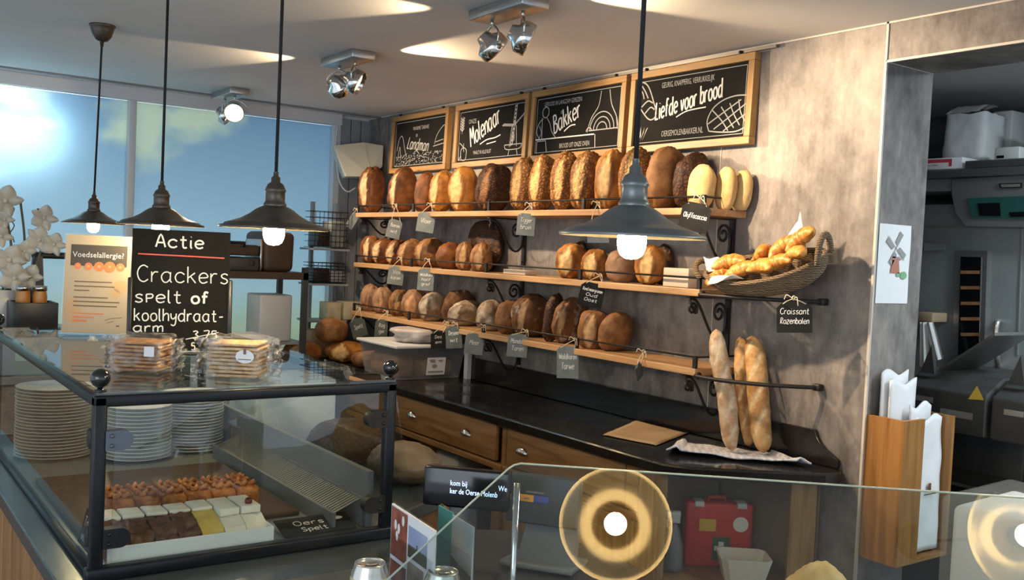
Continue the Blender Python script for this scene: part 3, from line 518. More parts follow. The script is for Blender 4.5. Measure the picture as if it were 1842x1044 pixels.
t2 = MB(); t2.rbox((2.47, 4.5, .904), (2.60, 4.8, 1.02), .03); t2.rbox((2.63, 4.47, .904), (2.82, 4.8, 1.0), .03); tag(obj('bag_of_rolls', t2, 'peel'), 'brown rolls seen dimly inside the frosted bin', 'rolls')
b = MB()
def bagf(u, v, c=V((2.66, 4.58, 1.135)), r=V((.15, .14, .065))):
    a = 2*math.pi*u; e = math.pi*(v-.5); d = V((math.cos(a)*math.cos(e), math.sin(a)*math.cos(e), math.sin(e)))
    k = 1+.22*noise.noise(d*2.2+V((4, 1, 2)))+.08*noise.noise(d*6)
    return V((c.x+r.x*k*d.x, c.y+r.y*k*d.y, min(1.1625, max(1.088, c.z+r.z*k*d.z))))
b.grid(bagf, 36, 20); tag(obj('plastic_bag', b, 'bag'), 'crumpled whitish plastic bag lying on the clear bin lid', 'bag')
b = MB(); b.box((2.845, 4.365, .901), (2.87, 4.40, 1.05)); tag(obj('card', b, 'paper'), 'narrow pale card standing against the backsplash beside the bin', 'card')

# ================================================================== SHELVES
SX = 2.65; SY0, SY1 = 2.51, 5.40
SH = {'top': 1.80, 'middle': 1.495, 'lower': 1.197}
def bracket(y, z, drop=.235, ks=1.0):
    strap = MB(); strap.box((2.878, y-.013, z-drop), (2.888, y+.013, z-.002)); strap.sphere((2.877, y, z-drop+.02), .006, 8, 6)
    scroll = MB()
    sp = []
    for k in range(22):
        a = math.radians(-90-360*1.4*(1-k/21)); r = .007+.022*k/21; sp.append((2.668+.018+r*math.cos(a)*.9, z-.062-r*math.sin(a)))
    sp = [(2.686+(.006+.02*k/20)*math.cos(math.radians(470-k*27)), z-.05+(.006+.02*k/20)*math.sin(math.radians(470-k*27))) for k in range(20)]
    end = sp[-1]
    path = sp+[(2.668, z-.018), (2.70, z-.016), (2.735, z-.055), (2.775, z-.12), (2.81, z-.16), (2.845, z-.165), (2.868, z-.135), (2.872, z-.09)]
    s2 = [(2.834+(.036-.028*k/22)*math.cos(math.radians(-10+k*25)), z-.065+(.036-.028*k/22)*math.sin(math.radians(-10+k*25))*1.15) for k in range(23)]
    scroll.tube([(a, y, z+(c-z)*ks) for a, c in smooth_pts(path+s2, 2)], .0055, 6)
    scroll.bar((2.66, y, z-.006), (2.888, y, z-.006), .02, .006)
    return strap, scroll
RAILZ = .042
for nm, z in SH.items():
    t = thing('bread_shelf', {'top': 'uppermost long pine bread shelf with a thin front rail and scroll brackets', 'middle': 'middle long pine bread shelf, the croissant basket at its right end', 'lower': 'lowest long pine bread shelf hung above the black worktop'}[nm], 'shelf', (2.77, 3.95, z), 'bread shelves on the wall')
    b = MB(); b.box((SX, SY0, z-.027), (2.888, SY1, z)); obj('board', b, 'shelf', t, bevel=.003)
    b = MB(); b.tube([(SX+.012, SY1-.01, z+RAILZ), (SX+.012, SY0+.012, z+RAILZ), (2.885, SY0+.012, z+RAILZ)], .0042, 6); b.tube([(SX+.012, SY1-.01, z+RAILZ), (2.885, SY1-.01, z+RAILZ)], .0035, 6); obj('rail', b, 'iron', t)
    for y in (SY0+.012, 3.22, 3.95, 4.7, SY1-.012):
        b = MB(); b.box((SX+.004, y-.008, z-.0), (SX+.016, y+.008, z+RAILZ+.006)); obj('rail_post', b, 'iron', t)
    for y in (2.575, 3.95, 5.362):
        st, sc = bracket(y, z-.027, .14 if nm == 'lower' or y > 5 else .235, .6 if y > 5 else 1.0); br = obj('bracket', sc, 'iron', t); obj('wall_strap', st, 'iron', br)
def hoop(z, label, sag):
    t = thing('hoop_holder', label, 'holder', (2.8, 2.3, z), 'iron hoop holders at the shelf ends')
    P = [V((2.645, 2.505, z)), V((2.640, 2.44, z)), V((2.655, 2.36, z)), V((2.715, 2.25, z)), V((2.79, 2.18, z)), V((2.845, 2.14, z)), V((2.884, 2.13, z))]
    b = MB(); b.tube([V(q) for q in smooth_pts([tuple(q) for q in P], 4)], .0075, 8); obj('hoop_rod', b, 'iron', t)
    b = MB(); b.rbox((2.86, 2.115, z-.012), (2.889, 2.145, z+.012), .004); obj('wall_mount', b, 'iron', t)
    b = MB(); b.tube([(2.655+.012*math.cos(a)*(1-a/14), 2.497, z+.012*math.sin(a)*(1-a/14)) for a in [k*.5 for k in range(18)]], .005, 6); obj('curl', b, 'iron', t)
    return t
t = hoop(1.476, 'black iron hoop at the middle shelf end, holding the croissant basket', 0)
b = MB(); b.tube([(2.70, 2.50, 1.476), (2.70, 2.335, 1.476)], .004, 6); b.tube([(2.78, 2.50, 1.476), (2.78, 2.19, 1.476)], .004, 6); obj('support_rod', b, 'iron', t)
hoop(1.172, 'black iron hoop at the lowest shelf end, around the baguettes', 0)

# ================================================================== LOAVES
CAMD = lambda p: V((p.x, p.y, 0)).normalized()
def loaf_mesh(c, rx, ry, rz, lean, lens, seed, p=2.5, rough=.05, nu=44, nv=28, lw=.42, tilt=0, cross=False):
    """c: bottom centre. lens: angle of the score from the viewer direction (radians, + to picture left) or None."""
    mb = MB(); vd = -CAMD(c); R = Matrix.Rotation(lean, 4, 'X')
    la = None
    if lens is not None:
        d = Matrix.Rotation(-lens, 3, 'Z') @ vd; la = math.atan2(d.y/ry, d.x/rx)
    vs = []; sc = []
    S = V((seed*3.7, seed*1.3, seed*2.1))
    for j in range(nv+1):
        e = math.pi*(j/nv-.5)
        for i in range(nu):
            a = 2*math.pi*i/nu; d = V((math.cos(a)*math.cos(e), math.sin(a)*math.cos(e), math.sin(e)))
            n_ = (abs(d.x)**p+abs(d.y)**p+abs(d.z)**p)**(-1/p)
            q = d*n_; k = 1+rough*noise.noise(q*1.6+S)+rough*.7*noise.noise(q*4+S)+rough*.4*noise.noise(q*9+S)
            s = 0
            if la is not None:
                da = (a-la+math.pi) % (2*math.pi)-math.pi
                t = math.sin(e)
                da -= tilt*t
                w = lw*max(0, 1-(t/.9)**2)
                if w > 0:
                    f = abs(da)/w; wob = .12*noise.noise(q*7+S)
                    f += wob
                    if f < 1: s = min(1, (1-f)*5); k -= .05*min(1, (1-f)*2.5)
                    if .85 < f < 1.45 and da < 0: k += .10*(1-abs(f-1.12)/.33 if abs(f-1.12) < .33 else 0)
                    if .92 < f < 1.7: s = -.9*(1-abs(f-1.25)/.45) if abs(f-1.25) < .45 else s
                if cross and abs(da) < .8 and abs(t) < .55 and (abs(da-t*1.1) < .10 or abs(da+t*1.1) < .10): k -= .05; s = 0
            vs.append(V((q.x*rx*k, q.y*ry*k, q.z*rz*k))); sc.append(s)
    fs = [(j*nu+i, j*nu+(i+1) % nu, (j+1)*nu+(i+1) % nu, (j+1)*nu+i) for j in range(nv) for i in range(nu)]
    vs = [R.to_3x3() @ v for v in vs]; mz = min(v.z for v in vs)
    # settle: flatten the lowest bit so it sits on the board
    vs = [V((v.x, v.y, max(v.z, mz+.008))) for v in vs]; mz += .008
    o = mb.add([v+V((c.x, c.y, c.z-mz+.0005)) for v in vs], fs, True)
    for i, s in enumerate(sc):
        if s: mb.sc[i] = s
    if not mb.sc: mb.sc[0] = 0.0
    return mb
LO = []
def row(z, items, nm):
    L = []
    for it in items:
        x0, x1, y0, m, lean, lens, ry, kw = it
        xc = kw.get('xc'); xf = 2.682; px = (x0+x1)/2
        cx = xc or 2.775; rx = kw.get('rx', .09)
        for _ in range(4):
            # bottom centre on the shelf: find y so the picture column matches
            lo, hi = 2.0, 6.2
            for __ in range(40):
                mid = (lo+hi)/2
                if proj((cx, mid, z+.09)).x > px: lo = mid
                else: hi = mid
            c = V((cx, lo, z)); dd = depth(c)
            ax = abs(proj(c+V((.02, 0, 0))).x-proj(c-V((.02, 0, 0))).x)/.04; ay = abs(proj(c+V((0, .02, 0))).x-proj(c-V((0, .02, 0))).x)/.04
            top = proj(c).y-y0; rz = top/(abs(proj(c+V((0, 0, .1))).y-proj(c).y)/.1)/2
            w = (x1-x0)/2; rem = w*w-(ry*ay)**2-(0*(rz*math.sin(lean))**2)
            rx = kw.get('rx') or max(.05, min(.10, math.sqrt(max(1, rem))/ax))
            if not xc: cx = xf+rx
        L.append([c, rx, ry, rz, it])
    for a in range(len(L)):
        for b_ in range(a+1, len(L)):
            A, B = L[a], L[b_]
            if abs(A[0].x-B[0].x) < (A[1]+B[1])*.7:
                gap = abs(A[0].y-B[0].y); s = A[2]+B[2]
                if s > gap*.97 and not (A[4][7].get('free') or B[4][7].get('free')):
                    f = gap*.97/s; A[2] *= f; B[2] *= f
    for i, (c, rx, ry, rz, it) in enumerate(L):
        kw = it[7]
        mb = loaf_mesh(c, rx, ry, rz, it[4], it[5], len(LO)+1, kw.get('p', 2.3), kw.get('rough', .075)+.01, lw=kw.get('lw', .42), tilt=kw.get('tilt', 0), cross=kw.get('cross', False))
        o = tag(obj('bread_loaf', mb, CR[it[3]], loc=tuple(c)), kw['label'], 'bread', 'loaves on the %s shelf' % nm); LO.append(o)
S = lambda s, **k: dict(label=s, **k)
row(1.80, [
 (645, 692, 299, 'brown', .04, .75, .062, S('brown loaf with pale split, leftmost on the top shelf')),
 (699, 750, 301, 'brown', .14, .85, .060, S('brown loaf with curled pale ear, second from the left on the top shelf', lw=.36)),
 (746, 782, 307, 'brown', .18, None, .055, S('plain dark brown loaf, third from the left on the top shelf')),
 (773, 818, 308, 'golden', .14, .8, .062, S('light golden loaf, fourth from the left on the top shelf')),
 (808, 860, 297, 'golden', .02, .7, .068, S('bright orange-gold smooth loaf with broad split on the top shelf', lw=.6, rough=.03)),
 (857, 920, 294, 'dark', .22, .6, .072, S('dark rough loaf leaning to the right, sixth on the top shelf', lw=.3)),
 (918, 962, 283, 'tiger', .12, .7, .064, S('crackled loaf just right of the dark leaning one, top shelf', lw=.5)),
 (952, 1000, 278, 'tiger', .12, .7, .060, S('second crackled loaf, above the grey tag of the top shelf', lw=.45)),
 (990, 1042, 274, 'tiger', .10, .5, .060, S('third crackled loaf in the middle of the top shelf', lw=.4)),
 (1026, 1080, 271, 'tiger', .14, .6, .062, S('fourth crackled loaf, left of the nearest lamp cord, top shelf', lw=.5)),
 (1070, 1128, 269, 'golden', .08, .5, .066, S('golden crusty loaf touching the lamp cord on its left', lw=.5)),
 (1113, 1172, 264, 'tiger', .06, .4, .066, S('crackled loaf behind the nearest lamp cord, top shelf', lw=.5)),
 (1160, 1234, 263, 'tan', .16, None, .072, S('tall rough brown loaf right of the lamp neck, top shelf', rough=.07)),
 (1214, 1274, 273, 'dark', .14, None, .06, S('dark loaf half hidden behind the tall rough brown one', xc=2.80, rx=.08)),
 (1232, 1292, 293, 'cream', .10, None, .055, S('largest pale cream loaf behind the black tag, top shelf', rough=.03, xc=2.705, rx=.045, free=1)),
 (1286, 1326, 297, 'cream', .08, None, .045, S('middle pale cream loaf of the three at the top shelf end', rough=.03, xc=2.785, rx=.033, free=1)),
 (1316, 1353, 303, 'cream', .12, None, .045, S('rightmost pale cream loaf at the very end of the top shelf', rough=.03, xc=2.85, rx=.030, free=1)),
], 'top')
row(1.495, [
 (648, 686, 422, 'brown', .02, .5, .058, S('round brown loaf, leftmost on the middle shelf', lw=.3)),
 (668, 712, 428, 'brown', .30, .8, .052, S('leaning loaf with long pale split, second on the middle shelf', lw=.5)),
 (694, 738, 429, 'brown', .30, .8, .052, S('leaning loaf with short pale split, third on the middle shelf', lw=.5)),
 (717, 768, 430, 'tan', .30, .9, .054, S('cracked tan loaf leaning right, above the left tags of the middle shelf', rough=.09, lw=.35)),
 (748, 802, 428, 'tan', .22, .9, .058, S('cracked brown loaf with torn ear, fifth on the middle shelf', rough=.09, lw=.3)),
 (786, 832, 434, 'brown', .22, None, .055, S('smooth dark loaf before the pair of small cracked ones, middle shelf')),
 (822, 852, 434, 'tan', .06, .3, .045, S('small cracked loaf, left of the pair below the tall dark one', rough=.08)),
 (847, 886, 434, 'tan', .04, .3, .050, S('small cracked loaf, right of the pair below the tall dark one', rough=.08)),
 (834, 908, 398, 'dark', .10, None, .155, S('very tall dark seeded loaf against the wall, middle shelf', xc=2.842, rx=.034, free=1)),
 (1001, 1056, 437, 'golden', .12, .5, .066, S('dark golden loaf left of the lamp shade on the middle shelf', lw=.6)),
 (1018, 1064, 433, 'dark', .12, None, .05, S('dark loaf behind the dark golden one left of the lamp', xc=2.855, rx=.026, free=1)),
 (1047, 1096, 447, 'golden', .16, .5, .062, S('bright orange loaf above the black handwritten tag, middle shelf', lw=.6)),
 (1091, 1146, 446, 'grey', .04, None, .066, S('pale greyish loaf right under the glowing bulb', rough=.04)),
 (1143, 1196, 440, 'golden', .05, .3, .068, S('golden loaf right of the glowing bulb on the middle shelf', lw=.5)),
 (1176, 1212, 440, 'dark', .0, None, .05, S('brown loaf tucked behind the golden one right of the bulb', xc=2.85, rx=.03, free=1)),
], 'middle')
row(1.197, [
 (648, 686, 510, 'grey', .22, .3, .058, S('pale brown loaf, leftmost on the lowest shelf', lw=.1)),
 (670, 708, 515, 'grey', .06, .2, .06, S('round pale brown loaf, second on the lowest shelf', lw=.1)),
 (700, 738, 520, 'tan', .10, .3, .056, S('wrinkled brown loaf, third on the lowest shelf', rough=.09, lw=.2)),
 (723, 768, 519, 'grey', .08, .4, .058, S('wrinkled reddish loaf, fourth on the lowest shelf', rough=.09, lw=.5)),
 (755, 804, 522, 'flour', .36, .8, .056, S('flour-dusted grey loaf leaning right, fifth on the lowest shelf', rough=.07)),
 (797, 852, 516, 'fbrown', .36, None, .052, S('leaning loaf behind the floured ones, with a tag above it', xc=2.80)),
 (804, 872, 536, 'flour', .55, .8, .056, S('long floured loaf leaning far over, middle of the lowest shelf', rough=.07)),
 (858, 908, 537, 'flour', .24, .2, .058, S('floured round loaf marked with a cross cut, lowest shelf', cross=True, lw=.02)),
 (892, 942, 537, 'tan', .18, None, .058, S('plain tan loaf between the cross-cut and the big floured loaves')),
 (920, 988, 527, 'fbrown', .20, .5, .072, S('big brown loaf streaked with flour, lowest shelf', lw=.25)),
 (974, 1016, 526, 'dark', .18, None, .062, S('dark loaf squeezed between the two big floured ones, lowest shelf')),
 (992, 1062, 531, 'fbrown', .20, .6, .070, S('big brown loaf with a flour stripe, under the black tag', lw=.2)),
 (1044, 1094, 557, 'tan', .14, .35, .056, S('square-ended tin loaf with orange front, second from right, lowest shelf', p=3.6, lw=.5, rough=.03)),
 (1078, 1138, 557, 'tan', .24, None, .044, S('flat round tan loaf, rightmost on the lowest shelf', rough=.03)),
], 'lower')
# small paper boxes on the middle shelf
for (x0, x1, lab, zz, hh) in ((912, 944, 'small pale wooden block on the middle shelf, beside the tall dark loaf', 1.496, .035),):
    c = onx(2.70, 928, 482); b = MB(); b.rbox((2.69, c.y-.09, zz), (2.76, c.y+.09, zz+.022), .002); tag(obj('bread_peel_block', b, 'boxcr'), lab, 'block', 'pale boxes on the middle shelf')
c = onx(2.72, 1232, 500)
for k, (zz, hh, lab) in enumerate(((1.496, .038, 'lower pale cardboard box behind the rail, left of the croissant basket'), (1.535, .034, 'upper pale cardboard box, stacked left of the croissant basket'))):
    b = MB(); b.rbox((2.68, 2.60, zz), (2.84, 2.735, zz+hh), .002); tag(obj('cardboard_box', b, 'boxcr'), lab, 'box', 'pale boxes on the middle shelf')

# baguettes
def baguette(pb, pt, r, m, label, seed):
    pb, pt = V(pb), V(pt); N = 40; nu = 20; ax = (pt-pb).normalized(); e1 = ax.orthogonal().normalized(); e2 = ax.cross(e1); L = (pt-pb).length
    vd = -CAMD(pb); mb = MB(); vs = []; sc = []
    for j in range(N+1):
        t = j/N; env = (1-abs(2*t-1)**5)**.5 if 0 < t < 1 else 0.02
        wob = e1*(.006*math.sin(t*5+seed))+e2*(.004*math.sin(t*7+seed*2))
        for i in range(nu):
            a = 2*math.pi*i/nu; d = e1*math.cos(a)+e2*math.sin(a)
            f = (t*4.2+.15*seed) % 1; fr = d.dot(vd); side = d.dot(ax.cross(vd))
            s = 0
            off = side-(f-.5)*1.5
            if fr > -.1 and abs(off) < .30 and .1 < t < .93: s = (1-abs(off)/.30)
            k = r*env*(1+.08*noise.noise(V((t*9, a, seed)))+.05*noise.noise(V((t*30, a*3, seed))) - .06*(s > .1)+.05*(1 if .0 < off-.3 < .2 and fr > 0 else 0))
            vs.append(pb+ax*(L*t)+d*k+wob*env); sc.append(min(1, s*1.4))
    fs = [(j*nu+i, j*nu+(i+1) % nu, (j+1)*nu+(i+1) % nu, (j+1)*nu+i) for j in range(N) for i in range(nu)]+[tuple(range(nu-1, -1, -1)), tuple(N*nu+i for i in range(nu))]
    mb.add(vs, fs, True); mb.sc = {i: s for i, s in enumerate(sc)}
    return tag(obj('baguette', mb, CR[m]), label, 'bread', 'baguettes in the iron hoop')
def bag_at(xb, yb, xt, yt, x, r, *a, dx=.03):
    pb = onx(x, xb, yb); pb = V((x, pb.y, .914)); pt = onx(x+dx, xt, yt); return baguette(pb, pt, r, *a)
bag_at(1318, 815, 1288, 592, 2.70, .034, 'bagf', 'floury pale baguette, left of the three standing in the hoop', 1, dx=-.012)
bag_at(1347, 810, 1331, 606, 2.825, .030, 'bag', 'narrow baguette half hidden between the two others in the hoop', 2)
bag_at(1374, 815, 1353, 603, 2.790, .040, 'bag', 'golden slashed baguette, right of the three standing in the hoop', 3)

# ================================================================== CROISSANT BASKET
BC = V((2.768, 2.268, 1.502))
BR = frame(BC, (-.18, -1, .26), (0.0, 0, 1))      # local x along the long side (to picture right, tilted up), y up, z = towards the room
BM = frame(BC+V((0, 0, .0)), (.02, -1, .30), (.95, .3, 0))
bu = V((.08, -.95, .13)).normalized(); bn = V((-.52, .06, .84)).normalized(); bv = bn.cross(bu).normalized(); bn = bu.cross(bv).normalized()
BM = Matrix((bu, bv, bn)).transposed().to_4x4(); BM.translation = BC+V((0, 0, .012))
A_, B_, H_ = .252, .112, .085
t = thing('wicker_basket', 'oval woven wicker basket of croissants tilted in the iron hoop', 'basket', tuple(BC))
b = MB()
def bk(u, v, k=1.0, dz=0):
    a = 2*math.pi*u; s = .52+.48*math.sin(v*math.pi/2); wv = 1+.012*math.sin(u*2*math.pi*44)*math.sin(v*60)
    rise = .018*math.cos(a)**2
    return (A_*s*k*math.cos(a)*wv, B_*s*k*math.sin(a)*wv, (H_+rise)*v**1.3+dz)
b.grid(lambda u, v: bk(u, v), 72, 16, BM); b.grid(lambda u, v: bk(u, v, .93, .008), 72, 10, BM)
b.add([bk(i/72, 0) for i in range(72)], [tuple(range(72))], False, BM); obj('bowl', b, 'wicker', t)
b = MB(); b.tube([bk(i/48, 1, .97, .002) for i in range(48)], .009, 8, True, BM); obj('rim', b, 'wicker', t)
for sgn in (1, -1):
    b = MB(); e = A_*sgn; b.tube([(e*.97+sgn*.03*math.sin(a), .05*math.cos(a), H_+.012+(.085 if sgn > 0 else .04)*math.sin(a)) for a in [math.pi*k/14 for k in range(15)]], .011, 8, M=BM); obj('handle', b, 'wicker', t)
def napkin(pts, nm, lab):
    P = [BM @ V(q) for q in pts]; b = MB(); b.grid(lambda u, v: P[0]*(1-u)*(1-v)+P[1]*u*(1-v)+P[2]*u*v+P[3]*(1-u)*v+V((0, 0, .006*math.sin(u*5+v*3))), 8, 8)
    tag(obj('paper_napkin', b, 'napkin', solid=.0012), lab, 'napkin', 'paper sheets in the basket')
napkin([(.02, .085, .10), (.15, .07, .12), (.16, .09, .235), (.13, .098, .20)], '', 'white paper sheet standing up at the back of the basket')
napkin([(-.19, -.055, .10), (-.03, -.085, .10), (-.05, -.118, .125), (-.17, -.112, .10)], '', 'white paper sheet folded over the basket front')
napkin([(-.235, -.02, .10), (-.17, .0, .08), (-.19, .02, .135), (-.245, .01, .155)], '', 'white paper corner at the left end of the basket')
def croissant(pos, yaw, pitch, L, label, seed):
    N = 30; nu = 14; mb = MB(); vs = []
    R = BM @ Matrix.Translation(V((pos[0]*.92, pos[1]*.9, pos[2]+.010))) @ Matrix.Rotation(yaw, 4, 'Z') @ Matrix.Rotation(pitch, 4, 'Y')
    for j in range(N+1):
        t = j/N*2-1; ang = t*1.15; rad = L*.52
        c = V((rad*math.sin(ang), rad*(math.cos(ang)-1)+.02, 0)); tg = V((math.cos(ang), -math.sin(ang), 0)); nn = V((math.sin(ang), math.cos(ang), 0))
        ridge = 1+.13*abs(math.sin(t*math.pi*2.6)); r = L*.235*max(.12, (1-abs(t)**2.2))**.75*ridge
        for i in range(nu):
            a = 2*math.pi*i/nu; vs.append(c+nn*math.cos(a)*r+V((0, 0, 1))*math.sin(a)*r*.85)
    fs = [(j*nu+i, j*nu+(i+1) % nu, (j+1)*nu+(i+1) % nu, (j+1)*nu+i) for j in range(N) for i in range(nu)]+[tuple(range(nu-1, -1, -1)), tuple(N*nu+i for i in range(nu))]
    mb.add(vs, fs, True, R); mb.sc = {i: max(0, math.sin((i//nu)/N*math.pi*9))*.5 for i in range(len(vs))}
    tag(obj('croissant', mb, CR['croissant']), label, 'croissant', 'croissants in the basket')
for (ps, yw, pt, L, lab) in (
 ((-.165, .02, .10), .3, .1, .125, 'croissant lying lengthwise at the upper left of the basket'),
 ((-.19, -.045, .075), 1.2, .0, .105, 'croissant at the lower left end of the basket'),
 ((-.085, -.045, .088), .5, -.2, .125, 'croissant front left, its pale tip pointing at the viewer'),
 ((-.02, .03, .118), -.6, -.5, .12, 'croissant standing upright in the basket middle'),
 ((.02, -.05, .098), -.3, -.1, .125, 'croissant front middle, above the folded paper'),
 ((.095, -.045, .105), .2, -.1, .115, 'croissant front right in the basket'),
 ((.10, .025, .135), .5, -.3, .12, 'croissant upper right before the standing paper'),
 ((.18, .03, .155), .2, -.4, .125, 'croissant at the far right, highest in the basket'),
 ((.175, -.04, .13), -.4, -.2, .105, 'croissant at the right front edge of the basket')):
    croissant(ps, yw, pt, L, lab, 1)

# ================================================================== PRICE TAGS
def price_tag(cx, cy, w, h, x, m, lines, label, top, yaw=0, tilt=0, big=None, stringonly=False):
    """cx,cy,w,h in picture; hangs from the rail point 'top' (picture) at wall distance x"""
    c = onx(x, cx, cy); d = depth(c); W = w/FPX*d*1.08; Hh = h/FPX*d
    f = CAMD(c); u = V((f.y, -f.x, 0)); u = Matrix.Rotation(yaw, 3, 'Z') @ u; up = V((0, 0, 1))
    M = frame(c, tuple(u), (0, 0, 1)) @ Matrix.Rotation(tilt, 4, 'Z')
    W /= max(.35, abs(math.cos(yaw)))
    hook = onx(2.655, *top); t = thing('price_tag', label, 'price tag', tuple(hook), 'slate price tags on the shelf rails')
    ch = W*.18
    b = MB(); b.prism([(-W/2, -Hh/2), (W/2, -Hh/2), (W/2, Hh/2-ch), (W/2-ch, Hh/2), (-W/2+ch, Hh/2), (-W/2, Hh/2-ch)], -.0025, 0, M); obj('plate', b, m, t)
    a1 = M @ V((-W/2+ch, Hh/2-.008, .001)); a2 = M @ V((W/2-ch, Hh/2-.008, .001))
    o_ = V((-.004, 0, 0))
    b = MB(); s1 = smooth_pts([tuple(a1), tuple((a1*.45+hook*.55)+V((-.002, .006, .0))), tuple(hook+o_)], 4); s2 = smooth_pts([tuple(a2), tuple((a2*.45+hook*.55)+V((-.002, -.006, 0))), tuple(hook+o_)], 4)
    b.tube(s1, .0018, 5); b.tube(s2, .0018, 5)
    b.tube([hook+V((.007*math.cos(a)-.001, 0, .007*math.sin(a)+.003)) for a in [k*.6 for k in range(11)]], .002, 5)
    b.tube(smooth_pts([tuple(hook+o_), tuple(hook+V((-.01, .022, .012))), tuple(hook+V((-.012, .030, -.004)))], 4), .0016, 5); b.tube(smooth_pts([tuple(hook+o_), tuple(hook+V((-.01, -.02, .006))), tuple(hook+V((-.012, -.028, -.022)))], 4), .0016, 5); obj('hanging_cord', b, 'string', t)
    if lines:
        b = MB(); n = len(lines); lh = Hh*.62/max(n, 1)
        for i, s_ in enumerate(lines):
            ww = W*.80*min(1, .35+len(s_)*.075); write(b, s_, -ww/2, Hh*.24-lh*(i+.45), min(lh*.62, Hh*.22, ww*2.7/max(3, len(s_))), max(.0011, Hh*.022), M, .0012, .12, 1.4, width=ww)
        obj('lettering', b, 'chalk', t)
    return t
XR = 2.632
price_tag(634, 397, 13, 30, 2.655, 'slate_grey', [], 'pale tag seen nearly edge-on at the left end of the top shelf', (643, 378), 0, -.5)
price_tag(709, 412, 23, 34, XR, 'slate_grey', ['Boeren', 'wit'], 'pale grey tag below the first gap of the top shelf', (713, 370), .25, -.2)
price_tag(766, 400, 29, 36, XR, 'slate_grey', ['Vloer'], 'pale grey tag below the light golden loaf, top shelf', (776, 369), .15, -.12)
price_tag(946, 404, 30, 40, XR, 'slate_grey', ['Tijger', 'bruin'], 'grey tag in the middle of the top shelf', (955, 369), .1, -.04)
price_tag(1076, 416, 36, 42, XR, 'slate_grey', ['Tijger', 'wit'], 'tag hidden behind the nearest lamp shade', (1076, 367), 0, .05)
price_tag(1250, 391, 48, 52, 2.625, 'slate_black', ['Olijffocaccia'.replace('O', 'O')], 'black tag reading Olijffocaccia at the right end of the top shelf', (1262, 357), -.2, -.16)
price_tag(712, 496, 26, 33, XR, 'slate_grey', ['Vol', 'koren'], 'pale grey tag, left of two on the middle rail', (722, 466), .3, -.1)
price_tag(766, 503, 27, 40, XR, 'slate_grey', ['Waldkorn', 'half', 'grof'], 'grey tag, right of two on the middle rail', (772, 469), .1, -.04)
price_tag(1064, 531, 41, 44, XR, 'slate_black', ['Rond meergranen', 'Oud', 'Oost'], 'black handwritten tag on the middle rail below the orange loaf', (1080, 497), -.1, -.18)
t = price_tag(1429, 571, 57, 56, 2.70, 'slate_black', ['Croissant', 'Rozenbolen'], 'black tag hanging from the hoop below the croissant basket', (1428, 538), 0, .06)
price_tag(645, 590, 25, 34, XR, 'slate_dark', ['Spelt'], 'dark green tag, leftmost on the lowest rail', (648, 556), .3, .3)
price_tag(686, 592, 21, 34, XR, 'slate_dark', ['Rog', 'ge'], 'narrow dark green tag, second on the lowest rail', (697, 562), .4, -.05)
price_tag(788, 612, 24, 30, 2.615, 'slate_black', ['Des', 'em'], 'small black tag overlapping a grey one, lowest rail', (806, 582), .3, .05)
price_tag(816, 607, 27, 40, 2.636, 'slate_dark', ['Desem', 'wit'], 'dark grey tilted tag just right of the small black one', (822, 584), -.5, .12)
price_tag(853, 619, 31, 38, XR, 'slate_grey', ['Meer'], 'grey tag below the cross-cut loaf, lowest rail', (872, 588), .1, -.08)
price_tag(931, 622, 34, 42, XR, 'slate_grey', ['Mandala', 'Toren'], 'grey tag below the big flour-streaked loaf', (948, 597), .1, -.06)
price_tag(1021, 652, 36, 58, XR, 'slate_grey', ['Waldkoren', 'Tarwe'], 'tall grey tag with two chalk words, lowest rail', (1035, 612), -.1, .04)
price_tag(1150, 668, 10, 30, XR, 'slate_dark', [], 'tag turned edge-on in a loop of string, right end of the lowest rail', (1158, 634), 1.1, .5)

